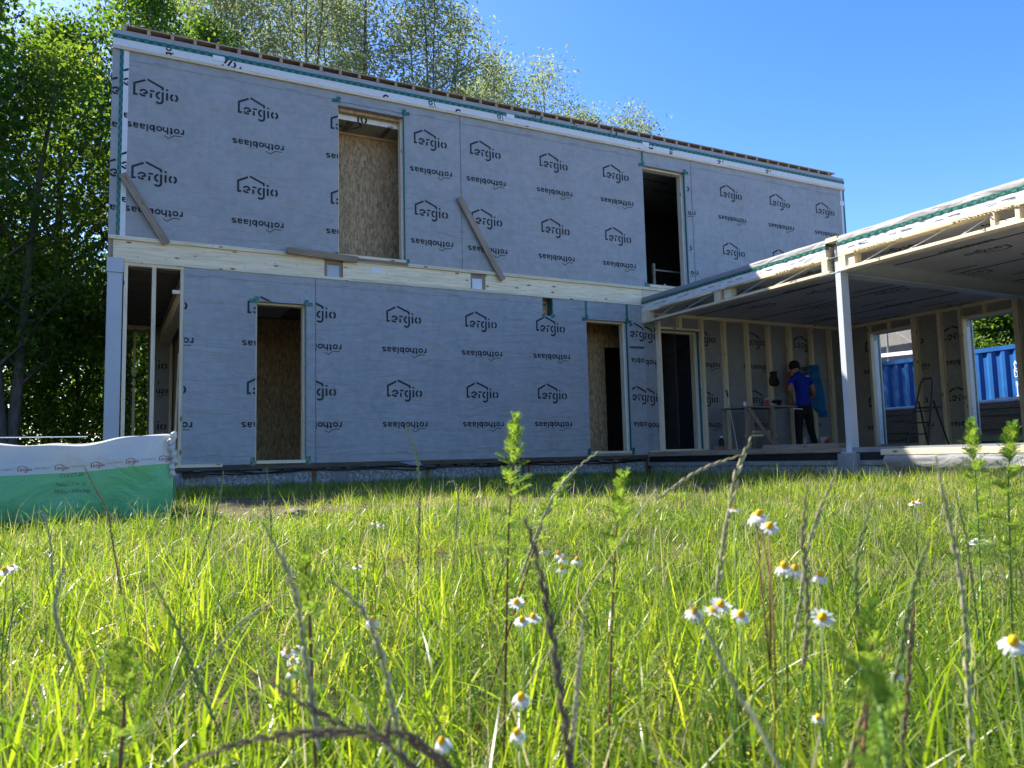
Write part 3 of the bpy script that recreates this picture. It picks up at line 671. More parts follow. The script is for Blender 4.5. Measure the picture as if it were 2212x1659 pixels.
# steel post, head plate, transverse beam
post = MB(); post.box(X0, X0 + .145, 7.117, 7.2, -.03, 2.384); post.build('steel_post', plain('post_paint', (.55, .58, .60), .35, .07, 4, spec=.5), Wg)
box('head_plate', X0 - .005, X0 + .16, 7.0, 7.46, 2.3845, 2.3965, STEEL, Wg); box('foot_plate', X0 - .03, X0 + .18, 7.06, 7.26, -.045, -.0305, STEEL, Wg)
box('post_pedestal', X0 - .06, X0 + .26, 7.0, 7.3, -.75, -.046, CONC, Wg)
box('beam_web', X0 + .06, XR, 7.225, 7.24, 2.397, 2.77, STEEL, Wg); box('beam_flange', X0 + .17, XR, 7.14, 7.33, 2.37, 2.3835, STEEL, Wg); box('beam_flange', X0 + .0, XR, 7.145, 7.325, 2.60, 2.6045, STEEL, Wg)
box('beam_stiffener', X0 + .03, X0 + .05, 7.15, 7.224, 2.40, 2.595, STEEL, Wg); box('gap_block', X0 + .0, X0 + .12, 7.142, 7.33, 2.825, 2.888, WY, Wg)
box('gap_tape', X0 + .005, X0 + .06, 7.331, 7.3345, 2.74, 2.79, TAPE, Wg)
# ceiling prints (read from the open side) and dark joints
def ceil_print(me, x, y):
    k = me.name + '_c'
    if k not in BOXC:
        mm = me.copy()
        for v in mm.vertices: v.co = Vector((v.co.z, v.co.x, 0)) if me is WORD else Vector((v.co.z, v.co.x, 0))
        mm.materials.clear(); mm.materials.append(INK); BOXC[k] = mm
    mobj(me.name.split('.')[0], BOXC[k], None, ce, (x, y, 2.602))
for i, xx in enumerate((9.15, 10.33, 11.5, 12.67, 13.83)):
    yy = 10.9 - .4 * (i % 3)
    while yy > 3.2:
        ceil_print(LOGO, xx, yy - .57)
        ceil_print(WORD, xx + .02, yy - .6); yy -= 1.36
for xx in (9.95, 11.35, 12.75): box('ceiling_joint', xx, xx + .03, YN, YF - .01, 2.600, 2.6045, NIGHT, ce)
# rear wall = facade plane under the wing
rear = slab('wing_rear_membrane', X0 + .031, XR, .0, 2.62, [D3], YF + .0, YF + .17, membrane('rear_membrane_shaded', (.30, .305, .31), .4), Wg)  # facade membrane copy, shade under the wing put into its colour
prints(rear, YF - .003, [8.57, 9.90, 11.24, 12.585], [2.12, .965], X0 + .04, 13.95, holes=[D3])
box('sole_plate', X0 + .04, XR - .12, YF - .1, YF - .004, .031, .065, WX, Wg)
box('top_plate', X0 + .17, XR - .1, YF - .095, YF - .005, 2.545, 2.583, WX, Wg); box('top_plate', X0 + .17, XR - .1, YF - .09, YF - .005, 2.5835, 2.6045, WX, Wg)
for a, b, z0, z1 in ((9.03, 9.09, .066, 2.41), (9.527, 9.593, 2.353, 2.5445), (10.057, 10.117, .066, 2.5445), (10.612, 10.679, .066, 2.5445), (11.205, 11.272, .066, 2.5445), (11.781, 11.853, .066, 2.5445), (12.358, 12.441, .066, 2.5445), (12.987, 13.057, .066, 2.5445), (13.536, 13.612, .066, 2.5445)):
    box('stud', a, b, YF - .09, YF - .005, z0, z1, WZ, Wg)
box('door_header', 9.092, 10.055, YF - .085, YF - .006, 2.312, 2.352, WX, Wg); box('header_stub', 9.03, 9.09, YF - .09, YF - .005, 2.4105, 2.5445, WZ, Wg)
# right wall with two window openings
W1 = (9.85, 10.78, .10, 2.365); W2 = (7.905, 8.82, .22, 2.345)
rw = slab('wing_side_membrane', YN, YF + .001, .0, 2.604, [W1, W2], XR, XR + .2, MEMI, Wg, 'y')
def rprints(feet, zs, ylo, yhi): prints(rw, XR - .003, [-f for f in feet], zs, -yhi, -ylo, plane='R')
rprints([10.96], [2.03, .87], 10.83, 11.4); rprints([10.225], [2.02, .87], 9.31, 9.73); rprints([9.247], [2.01, .86], 8.89, 9.222); rprints([7.6, 6.24, 4.9], [2.0, .86], 3.5, 7.7)
for a, b in ((9.735, 9.845), (9.224, 9.305), (8.823, 8.887), (7.812, 7.903), (10.783, 10.83), (7.1, 7.18), (6.4, 6.48), (5.7, 5.78), (5.0, 5.08)): box('stud', XR - .09, XR - .004, a, b, .031, 2.5445, WZ, Wg)
box('top_plate', XR - .095, XR - .004, YN, YF - .1, 2.545, 2.6045, WY, Wg)
for w in (W1, W2):
    box('window_header', XR - .085, XR - .005, w[0], w[1], w[3], w[3] + .045, WY, Wg)
    box('header_stud', XR - .08, XR - .005, (w[0] + w[1]) / 2, (w[0] + w[1]) / 2 + .06, w[3] + .046, 2.5445, WZ, Wg)
    box('white_reveal', XR - .004, XR + .12, w[1] - .02, w[1] - .001, w[2], w[3], MEMW, Wg); box('reveal_tape', XR + .121, XR + .16, w[1] - .022, w[1] - .001, w[2], w[3], TAPE, Wg)
    box('reveal_batten', XR - .12, XR - .0045, w[1] - .035, w[1] - .003, w[2] - .05, w[3], WZ, Wg)
    box('frame_strip', XR + .161, XR + .198, w[1] - .03, w[1] - .002, w[2], w[3], STEEL, Wg)
    box('reveal_patch', XR - .0, XR + .1, w[1] - .026, w[1] - .0205, w[3] - .13, w[3] - .01, TAPE, Wg)
box('window_sill', XR - .01, XR + .22, W2[0], W2[1], .18, .219, MEMF, Wg); box('sill_tape', XR - .012, XR - .004, 7.8, 8.86, .06, .10, TAPE, Wg)
box('wall_foot_white', XR - .03, XR - .005, 7.0, 9.7, .031, .058, MEMW, Wg)

box('added_end_wall', X0 + .15, XR - .001, YN, YN + .15, .031, 2.604, MEMI, Wg)  # unseen wall, added to cut the light inside the wing

# ------------------------------------------------------------------ things in and behind the wing
def ray(nx_, ny_): return R2 * (nx_ - 1920) + U2 * (-(ny_ - 1440)) + FW * 2940
def onY(nx_, ny_, Y): d = ray(nx_, ny_); return d * (Y / d.y)
def onX(nx_, ny_, X): d = ray(nx_, ny_); return d * (X / d.x)
def T(x, y, Y): return onY(2640 + x / 3.687, 1340 + y / 3.687, Y)
def Sx(x, y, X): return onX(3240 + x / 2.963, 1160 + y / 2.963, X)
FL = .031
# workbench
wbn = thing('workbench', 'rough wooden trestle workbench beside the worker under the wing roof', 'workbench', (10.7, 10.75, FL))
box('bench_top', 10.12, 10.72, 10.40, 11.1, .795, .82, OW[0], wbn); box('bench_top', 10.725, 11.40, 10.42, 11.12, .81, .84, OW[0], wbn)
for x, y_ in ((10.15, 10.43), (10.74, 10.43), (10.78, 11.02), (11.32, 11.02), (10.15, 11.02)): box('leg', x, x + .085, y_, y_ + .05, FL, .794 if x < 10.7 else .809, OW[2], wbn)
MB().bar((10.18, 10.415, .78), (10.80, 10.415, .06), .07, .025, (0, 1, 0)).build('brace', OW[2], wbn)
MB().bar((11.3, 11.0, .5), (10.85, 11.0, .1), .06, .025, (0, 1, 0)).build('brace', OW[2], wbn)
box('stretcher', 10.16, 10.9, 10.482, 10.51, .28, .32, WX, wbn); box('stretcher', 10.83, 11.38, 10.99, 11.018, .36, .40, WX, wbn)
# person: one skinned body, back to us, bent over the bench
per = thing('person', 'worker in blue T-shirt and black trousers bending over the bench, back turned', 'person', (12.03, 10.9, FL))
def PV(x, y, Y=10.9): return T(x, y, Y)
J = {'pel': PV(1375, 690), 'wst': PV(1368, 610), 'chs': PV(1345, 400), 'upc': PV(1330, 290), 'nck': PV(1285, 225, 10.95), 'hd0': PV(1255, 185, 11.0), 'hd1': PV(1243, 130, 11.03),
     'shL': PV(1205, 295), 'elL': PV(1195, 440, 10.86), 'haL': PV(1200, 520, 11.0), 'wrL': PV(1225, 600, 11.12), 'shR': PV(1450, 295), 'elR': PV(1505, 440, 10.86), 'haR': PV(1508, 520, 11.0), 'wrR': PV(1440, 610, 11.15),
     'hpL': PV(1315, 735), 'knL': PV(1312, 985, 10.93), 'anL': PV(1318, 1215, 10.9), 'toL': PV(1305, 1245, 11.08), 'hpR': PV(1435, 735), 'knR': PV(1475, 985, 10.93), 'anR': PV(1535, 1215, 10.9), 'toR': PV(1545, 1245, 11.08)}
for k in ('anL', 'anR'): J[k].z = FL + .10
for k in ('toL', 'toR'): J[k].z = FL + .045
RAD = {'pel': (.165, .12), 'wst': (.15, .105), 'chs': (.17, .12), 'upc': (.15, .10), 'nck': (.058, .058), 'hd0': (.085, .095), 'hd1': (.085, .10), 'shL': (.075, .07), 'elL': (.048, .048), 'haL': (.042, .042), 'wrL': (.032, .03),
       'shR': (.075, .07), 'elR': (.048, .048), 'haR': (.042, .042), 'wrR': (.032, .03), 'hpL': (.105, .105), 'knL': (.075, .075), 'anL': (.06, .06), 'toL': (.045, .04), 'hpR': (.105, .105), 'knR': (.075, .075), 'anR': (.06, .06), 'toR': (.045, .04)}
ED = [('pel', 'wst', 1), ('wst', 'chs', 1), ('chs', 'upc', 1), ('upc', 'nck', 0), ('nck', 'hd0', 0), ('hd0', 'hd1', 0), ('upc', 'shL', 1), ('shL', 'elL', 3), ('elL', 'haL', 0), ('haL', 'wrL', 0), ('upc', 'shR', 1), ('shR', 'elR', 3), ('elR', 'haR', 0), ('haR', 'wrR', 0),
      ('pel', 'hpL', 2), ('hpL', 'knL', 2), ('knL', 'anL', 2), ('anL', 'toL', 4), ('pel', 'hpR', 2), ('hpR', 'knR', 2), ('knR', 'anR', 2), ('anR', 'toR', 4)]
keys = list(J); me = bpy.data.meshes.new('skel'); me.from_pydata([tuple(J[k]) for k in keys], [(keys.index(a), keys.index(b)) for a, b, c in ED], [])
tmp = bpy.data.objects.new('skel', me); COL.objects.link(tmp)
md = tmp.modifiers.new('s', 'SKIN'); sv = me.skin_vertices[0].data
for i, k in enumerate(keys): sv[i].radius = RAD[k]; sv[i].use_root = (k == 'pel')
ss = tmp.modifiers.new('d', 'SUBSURF'); ss.levels = 2; ss.render_levels = 2
bpy.context.view_layer.update(); dg = bpy.context.evaluated_depsgraph_get()
bme = bpy.data.meshes.new_from_object(tmp.evaluated_get(dg)); bpy.data.objects.remove(tmp)
SKIN = plain('skin', (.42, .23, .16), .55, .08); SHIRT = plain('royal_blue_cloth', (.012, .035, .42), .85, .15, 12, .2); PANTS = plain('black_cloth', (.016, .016, .018), .9, .2, 10, .2); SHOE = plain('shoe', (.03, .025, .02), .6)
for mt in (SKIN, SHIRT, PANTS, SHOE): bme.materials.append(mt)
bm = bmesh.new(); bm.from_mesh(bme)
def fingers(w, d):
    d = d.normalized(); sd = d.cross(Vector((0, 0, 1))).normalized(); h = MB()
    h.tube([w - d * .01, w + d * .045, w + d * .085], [.03, .04, .034], 8)
    for k, (o_, L) in enumerate(((-.03, .06), (-.01, .075), (.01, .07), (.03, .055))):
        b = w + d * .08 + sd * o_; h.tube([b, b + d * L * .5 - Vector((0, 0, .01)), b + d * L * .85 - Vector((0, 0, .035))], [.009, .0085, .006], 6)
    b = w + d * .03 - sd * .035; h.tube([b, b + d * .03 - sd * .02, b + d * .06 - sd * .015 - Vector((0, 0, .02))], [.012, .01, .008], 6)
    return h
for w, e in (('wrL', 'haL'), ('wrR', 'haR')):
    hm = fingers(J[w], J[w] - J[e]); vs = [bm.verts.new(p) for p in hm.v]
    for f in hm.f: bm.faces.new([vs[i] for i in f])
bm.faces.ensure_lookup_table()
for f in bm.faces:
    c = f.calc_center_median(); best = (9, 0)
    for a, b, mi in ED:
        p, q = J[a], J[b]; t = max(0, min(1, (c - p).dot(q - p) / (q - p).length_squared)); dd = (c - p - (q - p) * t).length - (RAD[a][0] * (1 - t) + RAD[b][0] * t)
        if dd < best[0]: best = (dd, (1 if t < .62 else 0) if mi == 3 else (2 if a == 'pel' and c.z < J['pel'].z + .0 else mi))
    f.material_index = best[1]; f.smooth = True
bm.to_mesh(bme); bm.free(); body = mobj('body', bme, None, per)
hc = J['hd1'] + Vector((0, -.01, .02)); hv = MB(); pr = [(.05, -.1), (.092, -.075), (.106, -.02), (.1, .04), (.07, .085), (.02, .105)]
hv.lathe(hc, pr, 14); hair = hv.build('hair', plain('dark_hair', (.012, .009, .007), .7, .3, 40, .5), per, smooth=True)
belt = MB(); bw = PV(1305, 712, 10.77); belt.tube([bw + Vector((-.12, .02, .01)), bw, bw + Vector((.12, .01, -.005))], .012, 6); belt.build('belt_edge', WHITE, per)
lg_ = PV(1430, 260, 10.79); box('back_print', lg_.x - .04, lg_.x + .04, lg_.y - .002, lg_.y, lg_.z - .012, lg_.z + .012, WHITE, per)
# hanging things
def cloth(name, prof, Y, mat, label, cat, depth=.07):
    V, F = [], []; n = 15
    for k, (xl, xr, yy) in enumerate(prof):
        a = T(xl, yy, Y); b = T(xr, yy, Y)
        for j in range(n):
            t = j / (n - 1); p = a.lerp(b, t); V.append((p.x, Y - depth * math.sin(t * PI) ** .6 * (1 + .28 * math.sin(t * 17 + k * .6)) - .002, p.z))
    for k in range(len(prof) - 1):
        for j in range(n - 1): F.append((k * n + j, k * n + j + 1, (k + 1) * n + j + 1, (k + 1) * n + j))
    m0 = len(V)
    for k, (xl, xr, yy) in enumerate(prof):
        a = T(xl, yy, Y); b = T(xr, yy, Y); V += [(a.x, Y, a.z), (b.x, Y, b.z)]
    for k in range(len(prof) - 1): F.append((m0 + 2 * k, m0 + 2 * k + 2, m0 + 2 * k + 3, m0 + 2 * k + 1))
    for k, kk in ((0, 0), (len(prof) - 1, len(prof) - 1)): F.append(tuple(k * n + j for j in range(n)))
    return tag(pyd(name, V, F, mat, smooth=True), label, cat)
cloth('jacket', [(1455, 1540, 110), (1430, 1562, 150), (1425, 1565, 220), (1440, 1590, 330), (1470, 1630, 450), (1490, 1650, 560), (1500, 1660, 680), (1540, 1662, 740), (1590, 1660, 770), (1600, 1655, 825)], YF - .10, plain('azure_cloth', (.01, .16, .42), .7, .25, 9, .3), 'bright blue work jacket hanging on a stud right of the worker', 'jacket', .12)
cloth('tool_pouch', [(915, 985, 198), (905, 980, 225), (915, 972, 255), (900, 995, 290), (895, 1020, 330), (898, 1040, 355), (905, 1010, 385), (940, 985, 402)], YF - .095, plain('black_leather', (.010, .010, .011), .6, .3), 'black tool pouch hanging from a stud above the bench', 'pouch', .09)
cloth('safety_vest', [(1155, 1180, 205), (1145, 1185, 260), (1140, 1190, 380), (1135, 1180, 490)], YF - .10, plain('orange_cloth', (.75, .13, .02), .7, .1), 'orange safety vest hanging behind the worker shoulder', 'vest', .05)
bp_ = thing('broom_pole', 'thin pale pole with black grip leaning on the rear stud wall', 'pole', T(460, 1215, 11.2))
a, b = T(312, 455, 11.38), T(462, 1215, 11.1); b.z = FL + .01
MB().tube([a.lerp(b, .12), b], .009, 6).build('handle', STEELW, bp_); MB().tube([a, a.lerp(b, .12)], .014, 8).build('grip', BLACK, bp_)
# small things on bench and floor
def lathe_thing(name, c, prof, mat, label, cat, cap=None):
    t = thing(name, label, cat, c); MB().lathe(c, prof, 12).build('body', mat, t, smooth=False)
    if cap: r, z0, z1, m2 = cap; MB().lathe(Vector(c), [(r, z0), (r, z1), (r * .8, z1 + .004)], 10).build('lid', m2, t)
    return t
lathe_thing('tin_can', (10.30, 10.62, .8205), [(.024, 0), (.026, .004), (.026, .08), (.024, .085)], WHITE, 'small white can at the left end of the bench', 'can', (.02, .0852, .094, STEEL))
lathe_thing('drink_can', (10.83, 10.6, .8405), [(.028, 0), (.033, .008), (.033, .1), (.027, .112)], plain('red_paint', (.45, .02, .02), .35), 'red drink can on the middle of the bench', 'can', (.026, .1122, .116, STEELW))
lathe_thing('plastic_tub', (11.0, 10.75, .8405), [(.06, 0), (.075, .13), (.078, .135)], plain('cloudy_plastic', (.35, .36, .37), .4), 'cloudy plastic tub on the bench left of the worker', 'tub', (.08, .1355, .15, plain('tub_lid', (.4, .41, .42), .4)))
dr = thing('power_drill', 'black power drill lying on the bench next to the worker hand', 'drill', (11.2, 10.7, .8405))
MB().tube([(11.06, 10.7, .93), (11.1, 10.7, .93), (11.27, 10.7, .93)], [.018, .035, .038], 8).build('motor', BLACK, dr); MB().bar((11.22, 10.7, .91), (11.25, 10.7, .8605), .04, .05, (1, 0, 0)).build('grip', BLACK, dr); box('battery', 11.2, 11.31, 10.66, 10.74, .8407, .8603, BLACK, dr)
lathe_thing('canister', (T(255, 1290, 11.1).x, 11.1, FL), [(.06, 0), (.062, .01), (.062, .2), (.035, .24), (.03, .25)], BLACK, 'black canister on the floor by the second rear stud', 'canister', (.03, .2505, .27, WHITE))
box_t = thing('cardboard_box', 'small brown cardboard box beside the black canister', 'box', (10.0, 10.9, FL)); c0 = T(200, 1290, 11.0)
box('carton', c0.x - .09, c0.x + .07, 10.92, 11.03, FL, FL + .09, plain('cardboard', (.3, .19, .1), .8), box_t); box('flap', c0.x - .09, c0.x + .07, 10.88, 10.9195, FL + .088, FL + .092, plain('cardboard2', (.33, .21, .12), .8), box_t)
def snack(x0, x1, y0, y1, Y, label):
    a = T(x0, y0, Y); b = T(x1, y1, Y); t = thing('snack_bag', label, 'bag', ((a.x + b.x) / 2, Y, FL)); h = a.z - FL; w = b.x - a.x
    V, F = [], []
    for i in range(7):
        z = FL + h * i / 6; dd = .055 * math.sin(PI * (i + .4) / 6.8)
        for j in range(9):
            th = 2 * PI * j / 9; V.append(((a.x + b.x) / 2 + w / 2 * math.cos(th) * (1 + .06 * math.sin(i * 2 + j)), Y + dd * math.sin(th), z))
    for i in range(6):
        for j in range(9): F.append((i * 9 + j, i * 9 + (j + 1) % 9, (i + 1) * 9 + (j + 1) % 9, (i + 1) * 9 + j))
    F += [tuple(range(8, -1, -1)), tuple(54 + j for j in range(9))]
    pyd('pouch', V, F, plain('bag_white_%d' % x0, (.62, .58, .55), .4), t, smooth=True)
    for k, (ux, uz, r, col) in enumerate(((.5, .45, .3, (.5, .05, .03)), (.3, .2, .2, (.55, .02, .03)), (.7, .78, .16, (.6, .2, .04)))):
        cx = a.x + w * ux; cz = FL + h * uz; V = [(cx, Y - .0605, cz)] + [(cx + w * r * math.cos(q * PI / 6), Y - .060, cz + w * r * math.sin(q * PI / 6)) for q in range(12)]
        pyd('print_spot', V, [(0, 1 + q, 1 + (q + 1) % 12) for q in range(12)], plain('spot%d_%d' % (x0, k), col, .4), t)
snack(1600, 1740, 1095, 1240, 11.25, 'white and red food bag on the floor right of the worker feet'); snack(1372, 1425, 1095, 1240, 11.2, 'narrow white and red food pack between the worker feet')
pb = box('floor_board', 9.0, 9.24, 7.55, 8.95, .046, .10, OW[1], bevel=.003); tag(pb, 'thick weathered board lying on the wing floor behind the steel post', 'board')
pb = box('floor_board', 9.6, 9.8, 9.0, 10.3, FL, .055, OW[1], bevel=.003); tag(pb, 'thin board lying on the wing floor in front of the bench', 'board')
# step ladder
ld = thing('step_ladder', 'dark aluminium step ladder standing before the two wing windows', 'ladder', (12.7, 8.7, FL)); LM = plain('dark_aluminium', (.07, .072, .075), .4, .1, spec=.5, metal=.6)
fa, fb = Sx(480, 1495, 12.4), Sx(710, 1490, 12.4); ta, tb_ = Sx(640, 775, 12.75), Sx(768, 765, 12.75); fa.z = fb.z = FL + .012
bow = [fa, fa.lerp(ta, .93), ta + Vector((0, -.03, .0)), tb_ + Vector((0, .02, .0)), fb.lerp(tb_, .93), fb]
MB().tube(bow, .017, 6).build('front_frame', LM, ld)
ra, rb = Sx(700, 1320, 13.3), Sx(940, 1465, 13.3); ra.z = rb.z = FL + .012; pa, pb2 = fa.lerp(ta, .66), fb.lerp(tb_, .66)
MB().tube([ra, pa + Vector((.05, 0, 0))], .015, 6).build('rear_leg', LM, ld); MB().tube([rb, pb2 + Vector((.05, 0, 0))], .015, 6).build('rear_leg', LM, ld)
for t in (.17, .34, .51):
    MB().bar(fa.lerp(ta, t), fb.lerp(tb_, t), .09, .022).build('step', LM, ld)
p0, p1 = fa.lerp(ta, .55), fb.lerp(tb_, .55); V = [p0, p1, p1 + Vector((.26, -.02, 0)), p0 + Vector((.26, -.02, 0))]; V = V + [v + Vector((0, 0, .03)) for v in V]
pyd('platform', V, [(3, 2, 1, 0), (4, 5, 6, 7), (0, 1, 5, 4), (1, 2, 6, 5), (2, 3, 7, 6), (3, 0, 4, 7)], LM, ld)
# container
CT = thing('shipping_container', 'blue corrugated shipping container standing behind the wing windows', 'container', (19.2, 11, GL)); BLU = plain('container_blue', (.012, .105, .33), .4, .12, 3, spec=.5)
CX, cy0, cy1, ct = 18.0, 8.2, 14.3, 2.26; V, F = [], []; y = cy0 + .12
prof = []
while y < cy1 - .3: prof += [(y, 0), (y + .075, 0), (y + .15, .05), (y + .225, .05)]; y += .30
for (yy, dx) in prof: V += [(CX + dx, yy, GL + .18), (CX + dx, yy, ct - .1)]
for i in range(len(prof) - 1): F.append((2 * i, 2 * i + 1, 2 * i + 3, 2 * i + 2))
pyd('corrugated_side', V, F, BLU, CT)
box('core', CX + .055, CX + 2.4, cy0 + .05, cy1 - .05, GL + .1, ct - .03, BLU, CT); box('top_rail', CX - .015, CX + .0545, cy0, cy1, ct - .10, ct, BLU, CT); box('bottom_rail', CX - .015, CX + .0545, cy0, cy1, GL, GL + .18, BLU, CT)
for y in (cy0, cy1 - .12): box('corner_post', CX - .02, CX + .1, y, y + .12, GL + .001, ct + .01, BLU, CT)
def text_mesh(s, size, mat, shear=0, sx=1.0, bold=0.0):
    cu = bpy.data.curves.new('lettering', 'FONT'); cu.body = s; cu.size = size; cu.shear = shear; cu.align_x = 'CENTER'; cu.resolution_u = 2; cu.offset = bold
    o = bpy.data.objects.new('lettering', cu); COL.objects.link(o); bpy.context.view_layer.update()
    mm = bpy.data.meshes.new_from_object(o.evaluated_get(bpy.context.evaluated_depsgraph_get())); bpy.data.objects.remove(o); mm.materials.clear(); mm.materials.append(mat)
    for v in mm.vertices: v.co = Vector((v.co.x * sx, 0, v.co.y))
    return mm
codeY = 10.20
for i, ch in enumerate('ALNU 51163'):
    if ch != ' ': mobj('lettering', text_mesh(ch, .125, WHITE, bold=.004), None, CT, (CX - .006, codeY, 1.80 - i * .093), (0, 0, -PI / 2))
# timber stack, roll, loose boards outside
ORD = ['lowest', 'second lowest', 'third lowest', 'fourth lowest', 'middle', 'fourth highest', 'third highest', 'second highest', 'topmost']
for k in range(9):
    z = GL + .03 + k * .135
    o = box('stacked_board', 15.5 + .04 * rnd.random(), 16.5, 7.2 + .2 * rnd.random(), 13.0, z, z + .1345, wood('stack%d' % k, 1, tuple(c * (.7 + .6 * rnd.random()) for c in (.16, .13, .085)), (.30, .25, .17)), bevel=.012); tag(o, ORD[k] + ' weathered timber in the long stack between wing and container', 'timber', 'timbers stacked behind the wing')
rl = thing('membrane_roll', 'pale rolled up sheet lying on the board stack outside the windows', 'roll', (15.75, 9.9, .87)); zt = GL + .03 + 9 * .135
def rollm(y0, y1, r, x, z, par, nm):
    return MB().tube([(x, y0, z), (x, (y0 + y1) / 2, z + .004), (x, y1, z)], r, 12).build(nm, plain('foil_roll', (.5, .54, .58), .35), par, smooth=True)
rollm(8.9, 9.85, .055, 15.6, zt - .0, rl, 'roll_outer'); MB().tube([(15.6, 8.86, zt), (15.6, 8.899, zt)], .03, 10).build('roll_core', plain('core_card', (.3, .22, .14), .8), rl)
r2_ = thing('membrane_roll', 'long pale roll on the board stack seen through the left wing window', 'roll', (15.7, 11.5, .87)); rollm(10.6, 12.3, .05, 15.62, zt, r2_, 'roll_outer'); MB().tube([(15.62, 10.56, zt), (15.62, 10.599, zt)], .025, 10).build('roll_core', plain('core_card2', (.3, .22, .14), .8), r2_)
for k, (x, y0, y1, zz, rz) in enumerate(((15.95, 8.0, 10.0, zt + .0, .05), (16.1, 8.2, 9.9, zt + .04, -.04), (16.2, 8.1, 9.6, zt + .08, .08), (16.0, 10.3, 12.6, zt + .0, .03))):
    o = box('loose_board', x, x + .14, y0, y1, zz, zz + .035, WY, None, (0, 0, rz)); tag(o, ('pale loose board on the stack, lowest of three by the container lettering', 'pale loose board crossing the middle of the three on the stack', 'topmost pale loose board on the stack by the container lettering', 'pale loose board on the stack seen through the left wing window')[k], 'board')
# neighbour house and scaffold
NBH = thing('neighbour_house', 'grey rendered neighbour house with white roof edge behind the container', 'house', (30, 20, GL)); NG = plain('neighbour_render', (.22, .215, .205), .9, .1)
slab('wall', 17.0, 32.0, GL, 5.6, [(19.5, 20.7, 2.2, 3.6)], 26.0, 26.3, NG, NBH, 'y'); box('window', 26.12, 26.16, 19.5, 20.7, 2.2, 3.6, plain('window_glass', (.03, .035, .04), .1, spec=.8), NBH)
box('roof', 25.5, 33, 16.7, 32.3, 5.6, 5.9, plain('roof_white', (.7, .7, .7), .6), NBH); slab('side_wall', 26.31, 32.5, GL, 5.6, [], 17.0, 17.3, NG, NBH)
n2 = thing('neighbour_garage', 'dark grey flat roofed neighbour building with white cornice, seen past the tree', 'house', (30, 15, GL)); box('wall', 29, 34, 11.0, 16.4, GL, 4.7, plain('garage_render', (.12, .125, .13), .8), n2); box('roof', 28.8, 34.2, 10.8, 16.6, 4.701, 4.95, plain('cornice', (.72, .72, .72), .6), n2)
SC = thing('scaffold', 'steel tube scaffold with white guard rail before the neighbour house', 'scaffold', (24.8, 20, GL)); GALV = plain('galvanised', (.30, .31, .32), .45, metal=.4)
for y in (16.2, 18.4, 20.6, 22.8): MB().tube([(24.8, y, GL), (24.8, y, 5.4)], .035, 6).build('standard', GALV, SC)
for z in (2.7, 4.45): MB().tube([(24.8, 15.8, z), (24.8, 23.4, z)], .028, 6).build('ledger', GALV, SC)
MB().bar((24.75, 15.9, 3.25), (24.75, 23.2, 3.5), .05, .13).build('guard_rail', WHITE, SC); MB().box(24.85, 25.6, 15.9, 23.2, 4.5, 4.58).build('deck', OW[1], SC)
MB().tube([(24.78, 16.2, 2.7), (24.78, 18.4, 4.4)], .02, 6).build('diagonal', GALV, SC); MB().tube([(24.78, 20.6, 2.7), (24.78, 22.8, 4.4)], .02, 6).build('diagonal', GALV, SC)

# ------------------------------------------------------------------ wrapped package at the left
PK = thing('wrapped_package', 'large package wrapped in green and white plastic with red printed tape', 'package', (-1.5, 6.8, -.42))
YP = 6.2; px0, px1 = -3.4, .455
def topz(x): return .165 + .055 * float(sstep(-.15, .35, x)) + .010 * math.sin(x * 6.1) + .006 * math.sin(x * 15)
def tapez(x): return .008 + .035 * float(sstep(-.2, .42, x)) + .012 * math.sin(x * 2.2 + .5)
def fy(x, z):
    e = min(1, max(0, (px1 - x) / .25))
    return YP - .045 * math.sin(PI * min(1, max(0, (z + .45) / .75))) * (.4 + .6 * e) - .012 * math.sin(x * 5 + z * 9) - .006 * math.sin(x * 13 - z * 15) + .02 * (1 - e) + .03 * max(0, z - .08)
def sheet(name, z0f, z1f, nz, mat, off=0, xa=px0, xb=px1, n=110):
    V, F = [], []
    for i in range(n + 1):
        x = xa + (xb - xa) * i / n
        for j in range(nz + 1):
            z = z0f(x) + (z1f(x) - z0f(x)) * j / nz; V.append((x, fy(x, z) - off, z))
    for i in range(n):
        for j in range(nz): k = i * (nz + 1) + j; F.append((k, k + nz + 1, k + nz + 2, k + 1))
    return pyd(name, V, F, mat, PK, smooth=True)
def plastic(name, c, tr):
    mt, nt, b = nmat(name); mp = coords(nt, (1, 1, 1), False); no = N(nt, 'ShaderNodeTexNoise'); no.inputs['Scale'].default_value = 2.2; no.inputs['Detail'].default_value = 5; no.inputs['Distortion'].default_value = 1.2
    nt.links.new(mp.outputs[0], no.inputs['Vector']); bp = N(nt, 'ShaderNodeBump'); bp.inputs['Strength'].default_value = .55; bp.inputs['Distance'].default_value = .1
    nt.links.new(no.outputs[0], bp.inputs['Height']); nt.links.new(bp.outputs[0], b.inputs['Normal']); b.inputs['Base Color'].default_value = (*c, 1); b.inputs['Roughness'].default_value = .32; b.inputs['Specular IOR Level'].default_value = .5
    tl = N(nt, 'ShaderNodeBsdfTranslucent'); tl.inputs[0].default_value = (*tr, 1); ms = N(nt, 'ShaderNodeMixShader'); ms.inputs[0].default_value = .3
    out = nt.nodes['Material Output']; nt.links.new(b.outputs[0], ms.inputs[1]); nt.links.new(tl.outputs[0], ms.inputs[2]); nt.links.new(ms.outputs[0], out.inputs['Surface']); return mt
PGREEN = plastic('green_plastic', (.14, .55, .26), (.34, .74, .36)); PWHITE = plastic('white_plastic', (.62, .64, .66), (.6, .62, .62))
sheet('green_wrap', lambda x: -.47, lambda x: tapez(x) + .02, 10, PGREEN); wt = sheet('white_wrap', lambda x: tapez(x) + .0195, topz, 6, PWHITE)
V, F = [], []; n = 110
